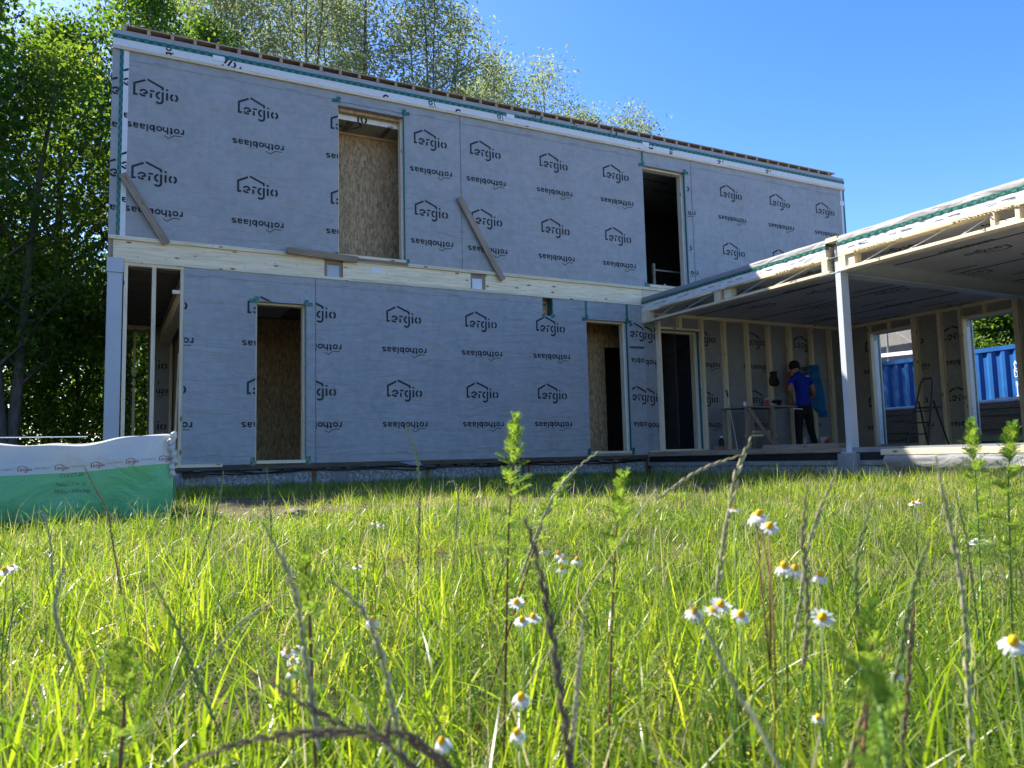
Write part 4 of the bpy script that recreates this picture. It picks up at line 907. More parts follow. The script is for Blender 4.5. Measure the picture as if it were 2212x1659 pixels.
for i in range(n + 1):
    x = px0 + (px1 - px0) * i / n
    for j in range(7):
        t = j / 6; V.append((x, fy(x, topz(x)) + (1.2) * t, topz(x) + .02 * math.sin(t * PI) + .012 * math.sin(x * 9 + t * 8) * math.sin(t * PI)))
for i in range(n):
    for j in range(6): k = i * 7 + j; F.append((k, k + 7, k + 8, k + 1))
pyd('top_wrap', V, F, PWHITE, PK, smooth=True)
box('inner_crate', px0 + .03, px1 - .06, YP + .08, YP + 1.15, -.46, .12, OW[0], PK)
V, F = [], []
for j in range(9):
    z = -.47 + (topz(px1) + .47) * j / 8
    for i in range(7): t = i / 6; V.append((px1 - .01 * math.sin(j * 1.7 + i) + (.015 if j in (3, 4) else 0), fy(px1, z) + 1.2 * t, z))
for j in range(8):
    for i in range(6): k = j * 7 + i; F.append((k, k + 1, k + 8, k + 7))
pyd('end_wrap', V, F, PGREEN, PK, smooth=True)
bt = sheet('tape_band', lambda x: tapez(x) - .036, lambda x: tapez(x) + .040, 2, plastic('white_tape', (.70, .71, .70), (.6, .6, .6)), .006)
for k in range(10):
    x = .36 - k * .215
    for v_ in (0, 1):
        if v_ == 0:
            mm = LOGO.copy(); mm.materials.clear(); mm.materials.append(REDINK)
            for v in mm.vertices: v.co = Vector((v.co.x * .145, 0, v.co.z * .145))
            sx_ = 0
            for v in mm.vertices: X_ = x + v.co.x; zz = tapez(X_) - .011 + v.co.z; v.co.y = fy(X_, zz) - .0085 - YP; v.co.z = zz
            if x + .083 < px1: mobj('red_logo', mm, None, bt, (x, YP, 0))
        else:
            xx = x - .105; mm = text_mesh('www.ergio.ro', .017, plain('faint_red%d' % k, (.42, .2, .2), .6))
            for v in mm.vertices: X_ = xx + .035 + v.co.x; zz = tapez(X_) + v.co.z; v.co.y = fy(X_, zz) - .0085 - YP; v.co.z = zz
            mobj('small_lettering', mm, None, bt, (xx + .035, YP, 0))
for s_, xx, zz, sz, sh in (('COLET-20', -.185, -.055, .034, .15), ('MAhie . 1 to 20', -.19, -.115, .03, .25), ('3820x1200x580', -.18, -.165, .036, .1)):
    mm = text_mesh(s_, sz, INK, sh, .95, -.0004)
    for v in mm.vertices: X_ = xx + v.co.x; z_ = zz + v.co.z + .004 * math.sin(v.co.x * 40); v.co.y = fy(X_, z_) - .003 - YP; v.co.z = z_
    mobj('handwriting', mm, None, PK, (xx, YP, 0))
kn = MB()
for k in range(7):
    a = Vector((px1 - .03 + .015 * rnd.random(), fy(px1, .2) - .02, .2 - .045 * k)); kn.tube([a, a + Vector((.03 * rnd.random(), -.03, .02)), a + Vector((.02 + .02 * rnd.random(), -.02, .05))], [.012, .03, .01], 6)
kn.build('crumpled_corner', PWHITE, PK, smooth=True)
MB().bar((px0, YP + .35, .222), (-.1, YP + .35, .232), .02, .006).build('lath_on_top', WHITE, PK)

# ------------------------------------------------------------------ trees
def leafmat(name, stops, trans, tf=.45, rough=.45):
    mt, nt, b = nmat(name); at_ = N(nt, 'ShaderNodeAttribute'); at_.attribute_name = 'tint'; r = ramp(nt, stops); nt.links.new(at_.outputs['Fac'], r.inputs[0]); nt.links.new(r.outputs[0], b.inputs['Base Color'])
    b.inputs['Roughness'].default_value = rough; b.inputs['Specular IOR Level'].default_value = .35
    r2 = ramp(nt, trans); nt.links.new(at_.outputs['Fac'], r2.inputs[0]); tl = N(nt, 'ShaderNodeBsdfTranslucent'); nt.links.new(r2.outputs[0], tl.inputs[0])
    ms = N(nt, 'ShaderNodeMixShader'); ms.inputs[0].default_value = tf; nt.links.new(b.outputs[0], ms.inputs[1]); nt.links.new(tl.outputs[0], ms.inputs[2]); nt.links.new(ms.outputs[0], nt.nodes['Material Output'].inputs['Surface']); return mt
LEAFG = leafmat('broad_leaf', [(0, (.02, .055, .010)), (.6, (.045, .11, .018)), (1, (.10, .16, .03))], [(0, (.07, .19, .012)), (.7, (.25, .40, .025)), (1, (.44, .48, .05))], .48, .6)
LEAFW = leafmat('willow_leaf', [(0, (.13, .165, .07)), (.6, (.22, .26, .13)), (1, (.33, .36, .22))], [(0, (.24, .31, .10)), (1, (.44, .50, .22))], .5, .65)
BARK = plain('bark', (.055, .05, .042), .9, .35, 7, .5, stretch=(3, 3, .6)); BARKL = plain('pale_bark', (.12, .11, .095), .9, .35, 7, .5, stretch=(3, 3, .6))
def leaves(rng, C, spread, per, L, Wd, droop):
    n = len(C) * per; P = np.repeat(C, per, 0) + rng.normal(0, 1, (n, 3)) * np.array([spread, spread, spread * .8])
    az = rng.uniform(0, 2 * PI, n); el = rng.normal(-droop, .5, n); d = np.stack([np.cos(az) * np.cos(el), np.sin(az) * np.cos(el), np.sin(el)], 1)
    up = rng.normal(0, .6, (n, 3)); up[:, 2] += 1.0; s = np.cross(d, up); s /= np.linalg.norm(s, axis=1, keepdims=True) + 1e-9
    l = (L * rng.uniform(.6, 1.25, n))[:, None]; w = (Wd * rng.uniform(.7, 1.2, n))[:, None] * .5; nn = np.cross(s, d)
    V = np.stack([P, P + d * l * .45 + s * w + nn * l * .06, P + d * l - nn * l * .08, P + d * l * .45 - s * w + nn * l * .06], 1)
    i = np.arange(n)[:, None] * 4; F = np.concatenate([i + np.array([[0, 1, 2]]), i + np.array([[0, 2, 3]])], 0)
    ct = np.repeat(rng.uniform(0, 1, len(C)), per); t = np.clip(.55 * ct + .45 * rng.uniform(0, 1, n), 0, 1)
    return V.reshape(-1, 3), F, np.repeat(t, 4)
def tree(name, label, x, y, h, rad, cb, seed, nlimb, per, L, Wd, lm, bark, tr=.11, up=.5, droop=.35, lean=(0, 0), spread=.26, stems=1, tipw=1., group=None, nsub=5, cat='tree'):
    rng = np.random.default_rng(seed); z0 = float(gz(x, y)); o = thing(name, label, cat, (x, y, z0), group); tb = MB(); C = []
    for s in range(stems):
        sa = rng.uniform(0, 2 * PI); off = .0 if stems == 1 else rad * .35; tp = []
        for i in range(8):
            t = i / 7; tp.append(Vector((x + lean[0] * t * h + math.cos(sa) * off * t + .12 * math.sin(t * 5 + seed + s) * t, y + lean[1] * t * h + math.sin(sa) * off * t + .12 * math.cos(t * 4 + seed) * t, z0 - .1 + (h + .1) * t * (1 if s == 0 else .9))))
        tb.tube(tp, [tr * (1 - .93 * (i / 7)) + .008 for i in range(8)], 7)
        nl = nlimb // stems
        for k in range(nl):
            t = cb + (1 - cb) * ((k + .5 * rng.random()) / nl) ** .9; i = min(6, int(t * 7)); p = tp[i].lerp(tp[i + 1], t * 7 - i)
            u = (t - cb) / (1 - cb); prof = (math.sin(PI * (u * .86 + .14)) ** .7) * (1.1 - .35 * u); ln = rad * prof * rng.uniform(.65, 1.15) / (1.25 if stems > 1 else 1)
            a = k * 2.4 + rng.normal(0, .4); e = up + rng.normal(0, .15) + .5 * u * up
            d = Vector((math.cos(a) * math.cos(e), math.sin(a) * math.cos(e), math.sin(e))); q1 = p + d * ln * .5 + Vector((0, 0, .05 * ln)); q2 = p + d * ln + Vector((0, 0, .05 * ln))
            r0 = max(.012, tr * (1 - .9 * t) * .5); tb.tube([p, q1, q2], [r0, r0 * .6, .005], 4, cap=False)
            for m_ in range(nsub):
                f = .35 + .65 * (m_ + rng.random()) / nsub; b = p.lerp(q1, f * 2) if f < .5 else q1.lerp(q2, f * 2 - 1)
                a2 = a + rng.normal(0, .9); e2 = e + rng.normal(.1, .35); l2 = ln * rng.uniform(.2, .42); d2 = Vector((math.cos(a2) * math.cos(e2), math.sin(a2) * math.cos(e2), math.sin(e2))); c = b + d2 * l2
                tb.tube([b, c], [r0 * .3, .004], 3, cap=False); C.append(c)
                if rng.random() < .6: C.append(b.lerp(c, .5))
            C.append(q2)
        C.append(tp[7]); C.append(tp[6].lerp(tp[7], .5))
    tb.build('trunk', bark, o, smooth=True)
    V, F, t = leaves(rng, np.array([tuple(c) for c in C]), spread, per, L, Wd, droop); npmesh('crown', V, F, lm, o, {'tint': t}); return o
G1 = 'broadleaf trees left of the house'
tree('broadleaf_tree', 'leafy green tree with forked trunk beside the left house corner', -1.35, 14.6, 8.4, 2.2, .22, 1, 46, 39, .115, .066, LEAFG, BARKL, .10, .5, .5, stems=2, group=G1)
tree('broadleaf_tree', 'leafy green tree at the left picture edge behind the package', -3.0, 15.8, 8.8, 2.6, .18, 2, 46, 42, .115, .066, LEAFG, BARK, .14, .5, .5, group=G1)
tree('broadleaf_tree', 'tall leafy tree whose top rises just above the roof left end', .35, 18.6, 11.0, 2.3, .2, 3, 50, 39, .115, .066, LEAFG, BARK, .16, .5, .6, lean=(.02, -.02), group=G1)
tree('broadleaf_tree', 'dense green tree filling the gap left of the steel column', -1.0, 19.2, 10.0, 2.6, .1, 4, 50, 42, .115, .066, LEAFG, BARK, .15, .5, .5, group=G1)
tree('broadleaf_tree', 'broad green tree farthest left behind the others', -3.6, 21.5, 10.8, 3.0, .12, 5, 44, 39, .115, .066, LEAFG, BARK, .15, .5, .5, group=G1)
tree('broadleaf_tree', 'green tree peeking above the roof left of the willows', 2.2, 20.0, 11.2, 1.8, .3, 6, 36, 32, .115, .066, LEAFG, BARK, .14, .6, .6, group=G1)
for k, (x, y, h) in enumerate(((-5.5, 25, 6), (-2.2, 25.5, 6.5), (1.0, 24.5, 6.5), (3.8, 25, 6))):
    tree('shrub', ('dark shrub behind the trees at the far left edge', 'dark shrub behind the trees left of the column', 'dark shrub seen through the open bay studs', 'dark shrub behind the house left room')[k], x, y, h, 2.6, .03, 20 + k, 34, 46, .13, .075, LEAFG, BARK, .08, .6, .3, group='shrubs at the back of the plot', spread=.4, cat='shrub')
WLB = ['tall silvery willow rising behind the roof left quarter', 'tallest silvery willow cut by the picture top', 'tall dark stemmed willow right of the tallest one', 'willow standing above the roof between the tall ones and the round one', 'round topped willow at the right end of the tall row', 'lone pale willow above the middle of the roof', 'smallest pale willow showing last above the roof to the right']
for k, (x, h, rad, cb) in enumerate(((2.5, 15.6, 2.8, .4), (4.7, 17.4, 3.1, .4), (6.8, 17.4, 3.0, .4), (8.9, 16.2, 2.6, .4), (11.2, 14.4, 2.9, .35), (14.6, 14.2, 3.0, .35), (15.7, 12.3, 2.2, .45))):
    tree('willow_tree', WLB[k], x, 22 + (k % 3) * .8, h, rad, cb, 40 + k, 72, 19 if k < 5 else 18, .17, .058, LEAFW, BARKL, .075, .55, .3, stems=4, spread=.36, group='willows behind the house', nsub=6)
for k, (x, y, h) in enumerate(((-2.2, 17.2, 3.6), (-.5, 17.3, 3.4), (-4.0, 18.5, 4.2), (.9, 21.0, 5.0))):
    tree('shrub', ('low dark shrub between the two nearest tree trunks', 'low dark shrub just left of the steel column', 'low dark shrub at the left edge under the trees', 'leafy shrub behind the open bay')[k], x, y, h, 1.7, .03, 80 + k, 30, 44, .11, .065, LEAFG, BARK, .05, .6, .3, group='low shrubs under the trees', spread=.33, cat='shrub')
tree('broadleaf_tree', 'sunlit round green tree behind the container, seen through the right wing window', 23.2, 13.6, 4.6, 1.7, .2, 60, 40, 50, .13, .08, LEAFG, BARK, .12, .5, .4)

rngw = np.random.default_rng(90); C = np.stack([rngw.uniform(-16, 12, 1500), rngw.uniform(27, 31, 1500), rngw.uniform(-.4, 6.5, 1500) * rngw.uniform(.5, 1, 1500)], 1)
V, F, t = leaves(rngw, C, .55, 24, .24, .15, .3); tag(npmesh('far_wood', V, F, LEAFG, None, {'tint': t * .6}), 'dark mass of undergrowth behind the trees and house', 'wood', None, 'stuff')

# added trees out of view at left, to shade wing interior and left trees
for k, (x, y, h) in enumerate(((-5.6, 19.5, 12.0), (-8.6, 15.5, 11.0), (-9.5, 10.5, 9.5), (-10, 5.5, 9.5), (-10, .5, 9.0), (-10.5, -4.5, 9.0))):
    tree('broadleaf_tree', ('tall dense tree added out of view at left for shade', 'second added shade tree of the unseen left row counted from the house', 'third added shade tree of the unseen left row counted from the house', 'fourth added shade tree of the unseen left row counted from the house', 'fifth added shade tree of the unseen left row counted from the house', 'last added shade tree of the unseen left row, nearest the camera')[k], x, y, h, 3.0, .08, 120 + k, 44, 26, .24, .15, LEAFG, BARK, .16, .5, .4, spread=.42, group=G1)

# ------------------------------------------------------------------ meadow: grass, weeds, flowers
GRASS = leafmat('grass_blade', [(0, (.045, .09, .014)), (.45, (.12, .19, .024)), (.8, (.24, .28, .045)), (.86, (.38, .32, .17)), (1, (.60, .55, .38))],
                [(0, (.10, .21, .010)), (.45, (.35, .52, .012)), (.8, (.66, .72, .04)), (.86, (.42, .36, .14)), (1, (.56, .50, .28))], .5, .32)
def vnoise(x, y, f, s):
    return .5 + .25 * (np.sin(x * f + s) * np.cos(y * f * 1.13 - s * 1.7) + np.sin((x + y) * f * .71 + 2 * s) * np.cos((x - y) * f * .83 + s))
BARE = [(at(470, 1560, 1), .17), (at(250, 1500, 1), .12), (at(640, 1500, 1), .10), (at(1500, 1560, 1), .10), (at(880, 1250, 1), .22), (at(1950, 1250, 1), .2), (at(330, 1300, 1), .18)]
def density(x, y):
    d = .35 + 1.1 * vnoise(x, y, 2.3, 1.1) * vnoise(x, y, 6.7, 2.4) * 2
    sand = np.clip(vnoise(x, y, 1.25, 4.2) * 2.2 - .45, 0, 1)
    band = sstep(5.2, 6.2, y + .12 * x) * (1 - sstep(8.6, 9.8, y)) * sstep(.3, 1.0, x) * (1 - sstep(6.6, 8.0, x))
    d = d * (1 - .93 * band * np.clip(.15 + 1.2 * sand, 0, 1))
    for v, r in BARE:
        k = -.5 / v.z; d = d * (1 - .85 * np.exp(-((x - v.x * k) ** 2 + (y - v.y * k) ** 2) / (r * r) / 1.2))
    return d
def inside(x, y):
    return (y > 11.42) | ((x > X0 - .06) & (y > YN)) | ((x < px1 + .02) & (y > YP - .07) & (y < YP + 1.25))
def field(rng, n, r0, r1, half=.86):
    a = rng.uniform(.4816 - half, .4816 + half, n); r = np.sqrt(rng.uniform(r0 * r0, r1 * r1, n)); x = r * np.sin(a); y = r * np.cos(a)
    k = (rng.uniform(0, 1, n) < density(x, y)) & ~inside(x, y); return x[k], y[k]
def blades(rng, x, y, h, w, seg, tint, lean_s=.35, az=None):
    n = len(x); z = gz(x, y) - .005; az = rng.uniform(0, 2 * PI, n) if az is None else az
    ln = np.abs(rng.normal(0, lean_s, n)); cv = np.clip(rng.uniform(-.2, 1.5, n) * (ln + .12), 0, 1.3)
    t = np.linspace(0, 1, seg + 1)[None, :]
    hor = h[:, None] * (ln[:, None] * t + 1.1 * cv[:, None] * t ** 2.2); ver = h[:, None] * (t * np.sqrt(np.clip(1 - .45 * np.minimum(ln, 1.2)[:, None] ** 2, .15, 1)) - .42 * cv[:, None] * t ** 2.6)
    cx = x[:, None] + np.cos(az)[:, None] * hor; cy = y[:, None] + np.sin(az)[:, None] * hor; cz = z[:, None] + ver
    fa = az + PI / 2 + rng.normal(0, .9, n); ww = w[:, None] * .5 * (1 - t ** 2.2) * (.75 + .5 * np.sin(t * PI))
    sx = np.cos(fa)[:, None] * ww; sy = np.sin(fa)[:, None] * ww
    Lf = np.stack([cx - sx, cy - sy, cz], -1)[:, :-1]; Rt = np.stack([cx + sx, cy + sy, cz], -1)[:, :-1]; tip = np.stack([cx, cy, cz], -1)[:, -1:]
    V = np.concatenate([np.stack([Lf, Rt], 2).reshape(n, seg * 2, 3), tip], 1); m_ = seg * 2 + 1; F = []
    for i in range(seg - 1): F += [[2 * i, 2 * i + 1, 2 * i + 3], [2 * i, 2 * i + 3, 2 * i + 2]]
    F.append([2 * seg - 2, 2 * seg - 1, 2 * seg]); F = np.array(F)[None] + (np.arange(n) * m_)[:, None, None]
    return V.reshape(-1, 3), F.reshape(-1, 3), np.repeat(tint, m_)
rng = np.random.default_rng(11); GV, GFc, GT = [], [], []; base = 0
def addg(t3):
    global base
    V, F, t = t3; GV.append(V); GFc.append(F + base); GT.append(t); base += len(V)
def tints(rng, n, x, y, dry=.1):
    t = np.clip(1.05 * vnoise(x, y, 3.1, 3.3) * vnoise(x, y, 7.9, 1.3) * 1.6 - .06 + rng.normal(0, .22, n), 0, .8); k = rng.uniform(0, 1, n) < dry; t[k] = rng.uniform(.86, 1, k.sum()); return t
for (r0, r1, low, upd, hm, wm, seg) in ((.62, 1.6, 11000, 2300, .135, .0036, 5), (1.6, 3.0, 9500, 1600, .115, .0032, 4), (3.0, 5.0, 6200, 950, .085, .0032, 3), (5.0, 8.0, 3600, 700, .075, .0036, 3), (8.0, 12.5, 1700, 520, .095, .005, 2)):
    A = .86 * (r1 * r1 - r0 * r0)
    # dense low tangle: short blades in every direction, a third of it dry
    x, y = field(rng, int(low * A), r0, r1); n = len(x)
    addg(blades(rng, x, y, rng.uniform(.025, .085, n) * (.7 + .6 * vnoise(x, y, 2.6, .9)), wm * .8 * rng.uniform(.5, 1.3, n), 3 if seg > 2 else 2, np.where(rng.uniform(0, 1, n) < .02 + .18 * vnoise(x, y, 4.3, 6.1) ** 2, rng.uniform(.84, 1, n), np.clip(vnoise(x, y, 3.1, 3.3) * .95 - .06 + rng.normal(0, .24, n), 0, .8)), 1.1))
    # upright blades of many heights
    x, y = field(rng, int(upd * A), r0, r1); n = len(x); hh = np.clip(hm * rng.lognormal(0, .42, n) * (.6 + .8 * vnoise(x, y, 1.9, .6)), .03, .30)
    addg(blades(rng, x, y, hh, wm * rng.uniform(.6, 1.5, n), seg, tints(rng, n, x, y, .08), .5))
    # tufts
    nt_ = int(upd * A / 22); cx, cy = field(rng, nt_, r0, r1); k = len(cx); per = 13
    x = np.repeat(cx, per) + rng.normal(0, .022, k * per); y = np.repeat(cy, per) + rng.normal(0, .022, k * per); ok = ~inside(x, y); x, y = x[ok], y[ok]
    hs = np.repeat(rng.lognormal(0, .3, k), per)[ok]
    addg(blades(rng, x, y, np.clip(hm * 1.25 * hs * rng.lognormal(0, .2, len(x)), .04, .28), wm * 1.35 * rng.uniform(.7, 1.4, len(x)), seg, np.clip(np.repeat(rng.uniform(.1, .75, k), per)[ok] + rng.normal(0, .1, len(x)), .05, .8), .5))
    # fallen straw and thin upright stems
    x, y = field(rng, int(240 * A), r0, r1); m_ = len(x); addg(blades(rng, x, y, rng.uniform(.06, .2, m_), wm * .6 * rng.uniform(.5, 1.2, m_), 3 if seg > 2 else 2, rng.uniform(.86, 1, m_), 2.2))
    x, y = field(rng, int(90 * A), r0, r1); m_ = len(x); addg(blades(rng, x, y, rng.uniform(.14, .3, m_) * (1 if r0 < 5 else .8), np.full(m_, .0022 if r0 < 3 else .003), seg, np.where(rng.uniform(0, 1, m_) < .5, rng.uniform(.84, .95, m_), rng.uniform(.2, .6, m_)), .28))
# low grass along the shaded plinth
x = rng.uniform(1.0, 8.6, 9000); y = 11.42 - np.abs(rng.normal(0, .28, 9000)); k = ~inside(x, y); x, y = x[k], y[k]
addg(blades(rng, x, y, rng.uniform(.04, .15, len(x)) * (.5 + vnoise(x, y, 2.2, 5.)), np.full(len(x), .006), 2, rng.uniform(.05, .5, len(x))))
gr = npmesh('grass', np.concatenate(GV), np.concatenate(GFc), GRASS, None, {'tint': np.concatenate(GT)}); tag(gr, 'tall sunlit meadow grass with dry straw between', 'grass', None, 'stuff')
# fine low herb leaves between the grass
HERB = leafmat('herb_leaf', [(0, (.03, .08, .012)), (1, (.09, .17, .03))], [(0, (.10, .25, .015)), (1, (.25, .42, .04))], .45)
x, y = field(rng, 5200, .8, 5.5); C = np.stack([x, y, gz(x, y) + rng.uniform(.01, .09, len(x))], 1); V, F, t = leaves(rng, C, .02, 9, .022, .006, -.3)
hb_ = npmesh('low_herbs', V, F, HERB, None, {'tint': t}); tag(hb_, 'low feathery herb leaves carpeting the meadow', 'herbs', None, 'stuff')

STEMG = plain('green_stem', (.12, .2, .04), .5, .2); STEMR = plain('red_stem', (.16, .07, .035), .55, .3); STRAW = plain('straw', (.42, .35, .21), .6, .2, 40)
HEADD = plain('dark_seed_head', (.12, .09, .06), .8, .35, 60); HEADP = plain('pale_seed_head', (.42, .38, .23), .8, .3, 60); HEADG = plain('green_seed_head', (.17, .21, .07), .6, .25, 60)
def path(pts, d, root=True, n=9):
    """world points of a stalk given as photo points tip..foot; the foot is carried on down to the soil"""
    if not hasattr(d, '__len__'): d = [d] * len(pts)
    P = [at(a, b, dd) for (a, b), dd in zip(pts, d)]
    if root:
        f = P[-1]; g_ = float(gz(f.x, f.y))
        if f.z > g_: dirv = (P[-1] - P[-2]).normalized(); dirv.z = min(dirv.z, -.35); P.append(f + dirv * min(.35, (g_ - .01 - f.z) / dirv.z)); P[-1].z = g_ - .01
    out = []
    for i in range(len(P) - 1):
        p0, p1, p2, p3 = P[max(i - 1, 0)], P[i], P[i + 1], P[min(i + 2, len(P) - 1)]
        for k in range(4):
            t = k / 4; out.append(.5 * ((2 * p1) + (p2 - p0) * t + (2 * p0 - 5 * p1 + 4 * p2 - p3) * t * t + (3 * p1 - p0 - 3 * p2 + p3) * t ** 3))
    out.append(P[-1]); return out
def spikelet(mb, p, d, side, L, r):
    d2 = (d + side * .13).normalized(); c = p + side * r * .55; mb.tube([c, c + d2 * L * .35, c + d2 * L * .75, c + d2 * L], [r * .4, r, r * .7, r * .12], 5)
def stalk(label, pts, d, frac, hm, sr=.0011, sm=None, hr=.0021, hl=.013, pitch=.0085):
    P = path(pts, d); o = thing('grass_stalk', label, 'grass stalk', P[-1], 'seeding grass stalks'); MB().tube(P, [sr * .6 * (.7 + .5 * i / len(P)) for i in range(len(P))], 5).build('stem', sm or STEMG, o, smooth=True)
    tot = sum((P[i + 1] - P[i]).length for i in range(len(P) - 1)); lim = tot * frac; s = 0; sgn = 1; mb = MB(); nxt = 0
    for i in range(len(P) - 1):
        seg = (P[i] - P[i + 1]); L = seg.length; dv = seg.normalized(); sd = dv.cross(FW).normalized()
        while nxt < s + L and nxt < lim:
            p = P[i].lerp(P[i + 1], (nxt - s) / L); k = .55 + .45 * min(1, nxt / (lim * .25)); spikelet(mb, p - dv * hl * .5, dv, (sd * sgn + FW * rnd.uniform(-.4, .4)).normalized(), hl * k, hr * k * rnd.uniform(.42, .68)); sgn = -sgn; nxt += pitch * rnd.uniform(.6, 1.0)
        s += L
    mb.build('spike', hm, o, smooth=True); return o
stalk('thick dark brown seed spike curving down the middle foreground', [(1135, 1118), (1160, 1210), (1185, 1320), (1205, 1450), (1232, 1640)], .62, .62, HEADD, .0016, HEADD, .0032, .017, .011)
stalk('dark seed spike arching low along the bottom edge left of centre', [(390, 1657), (470, 1622), (560, 1596), (700, 1583), (830, 1594), (960, 1652)], [.5, .5, .52, .54, .56, .58], .62, HEADD, .0010, HEADD, .0027, .018, .008)
stalk('grey stem slanting down to the bottom edge above the arching spike', [(540, 1449), (640, 1510), (760, 1579), (890, 1654)], .6, .35, HEADD, .0010, plain('grey_stem', (.16, .15, .11), .7), .002)
stalk('grey seed spike rising left of centre with bent tip', [(566, 1125), (600, 1190), (635, 1270), (655, 1380), (675, 1520), (690, 1600)], .75, .42, HEADP, .0013, STEMG, .0026, .015, .0095)
stalk('pale cream seed spike leaning right of the grey one', [(706, 1250), (750, 1285), (790, 1330), (825, 1420), (860, 1580)], .72, .4, HEADP, .0014, STEMG, .0027, .015, .0095)
stalk('tall grey seed spike near the right edge below the window', [(2022, 985), (2040, 1080), (2062, 1180), (2082, 1300), (2100, 1640)], .78, .45, HEADP, .0015, STEMG, .0024, .014, .010)
stalk('straw coloured seed spike before the person, leaning right', [(1624, 944), (1606, 985), (1590, 1030), (1575, 1110), (1560, 1200)], 1.0, .35, HEADP, .0012, STEMG, .0032, .017, .0105)
stalk('thin straw stalk lying across left of the straw spike', [(1612, 979), (1580, 990), (1530, 1008), (1480, 1035), (1420, 1080), (1380, 1110)], 1.1, .2, HEADP, .0014, STRAW, .0018)
stalk('bent twisted seed spike right of the feathery centre plant', [(1294, 976), (1260, 1000), (1225, 1035), (1195, 1075), (1175, 1120), (1150, 1180)], 1.15, .4, HEADP, .0011, STEMG, .0024)
stalk('green seed spike standing alone before the lower wall wordmark', [(875, 912), (890, 950), (902, 1000), (907, 1060), (905, 1150)], 1.5, .5, HEADG, .0012, STEMG, .0022)
stalk('small seed spike with hooked top near the left lower doorway', [(962, 1048), (980, 1040), (990, 1075), (985, 1150)], 1.7, .3, HEADP, .0011)
stalk('reddish seed spike before the package lettering', [(182, 1750 / 1.736), (205, 1055), (232, 1105), (245, 1180)], 2.0, .6, plain('reddish_head', (.30, .19, .09), .6, .25, 60), .0012, STEMR, .0025)
stalk('seed spike in front of the package right of the lettering', [(483, 1018), (478, 1060), (465, 1110), (450, 1160)], 2.2, .5, HEADG)
stalk('thin upright seed spike before the package right end', [(577, 1010), (580, 1050), (584, 1110)], 2.4, .5, HEADG)
stalk('green stalk with nodding head at the far left before the package', [(55, 1130), (75, 1110), (95, 1112), (110, 1180), (115, 1260)], 1.6, .3, HEADP)
stalk('tall green spike right of the flower cluster', [(1885, 1075), (1870, 1130), (1856, 1180), (1850, 1280), (1870, 1480)], .95, .4, HEADG, .0012, STEMG, .0024)
stalk('pair forming left brown spike right of the big daisies', [(1745, 1045), (1738, 1110), (1735, 1180), (1745, 1330), (1725, 1560)], .85, .35, plain('brown_head', (.24, .18, .11), .6, .3, 60), .0013, STEMG, .0026)
stalk('pale spike touching the brown one from the right', [(1808, 1012), (1790, 1060), (1765, 1120), (1745, 1190), (1720, 1350), (1660, 1600)], .9, .35, HEADP, .0012, STEMG, .0022)
stalk('yellowish beaded spike in the right foreground', [(2010, 1160), (1985, 1230), (1960, 1330), (1945, 1420), (1900, 1620)], .7, .25, HEADG, .0013, STEMG, .0024)
stalk('loose branched stalk low on the right with brown beads', [(1925, 1395), (1900, 1430), (1880, 1480), (1860, 1560)], .72, .7, plain('olive_head', (.22, .19, .08), .6, .3, 60), .0012, STEMR, .0028, .013, .012)
stalk('reddish upright stalk below the window corner', [(1975, 1300), (1968, 1380), (1960, 1500), (1950, 1620)], .8, .3, HEADD, .0013, STEMR, .002)
stalk('grey blurred stalk rising from the bottom right centre', [(1490, 1300), (1530, 1370), (1570, 1450), (1630, 1560), (1680, 1650)], .5, .01, HEADP, .0022, plain('grey_green_stem', (.2, .22, .13), .6))
stalk('thin green spike leaning over the left meadow', [(330, 1255), (370, 1330), (400, 1400), (440, 1500)], 1.0, .4, HEADG, .0011, STEMG, .002)
stalk('pale bent straw crossing the left meadow', [(155, 1160), (130, 1250), (120, 1330), (150, 1420), (190, 1560)], .95, .3, HEADP, .0011, STEMG, .002)
stalk('dry straw spike lying in the grass left of centre', [(640, 1270), (590, 1300), (520, 1345), (470, 1400)], 1.3, .5, HEADP, .0011, STRAW, .002)
stalk('pale spike below the middle daisies', [(1262, 1290), (1258, 1360), (1250, 1450), (1240, 1560)], .8, .5, HEADP, .0012, STRAW, .0022)
stalk('green spike on the right meadow near the pale stone', [(2060, 1050), (2075, 1110), (2090, 1180), (2100, 1260)], 1.4, .5, HEADG)

def needles(mb, p, d, L, rngp):
    """one finely divided leaf: axis with pinnae"""
    sd = d.cross(Vector((0, 0, 1)));
    if sd.length < .1: sd = Vector((1, 0, 0))
    sd.normalize(); nn = sd.cross(d).normalized(); n = max(5, int(L / .003)); up = Vector((0, 0, 1))
    for i in range(n):
        t = (i + 1) / n; q = p + d * L * t - up * (L * .22 * t * t); l = L * .30 * math.sin(PI * (.2 + .75 * t)) + .003
        for s in (-1, 1):
            e = (d * .75 + sd * s * .8 + nn * rngp.uniform(-.45, .45)).normalized(); w = nn.cross(e).normalized() * .0007 * (1 + .4 * rngp.random()); a = q + e * l
            k = len(mb.v); mb.v += [tuple(q - w), tuple(q + w), tuple(a + w * .5), tuple(a - w * .5)]; mb.f.append((k, k + 1, k + 2, k + 3))
            b = q + e * l * .5; e2 = (e + (d if s > 0 else sd * s) * rngp.uniform(.3, .9)).normalized(); a2 = b + e2 * l * .5; k = len(mb.v); mb.v += [tuple(b - w), tuple(b + w), tuple(a2)]; mb.f.append((k, k + 1, k + 2))
FEATH = plain('feathery_leaf', (.10, .22, .03), .5, .25, 30)
def feath_mat():
    mt = leafmat('feather_leaf', [(0, (.09, .18, .02)), (1, (.09, .18, .02))], [(0, (.34, .48, .05)), (1, (.34, .48, .05))], .5, .7); mt.node_tree.nodes['Principled BSDF'].inputs['Specular IOR Level'].default_value = .1; return mt
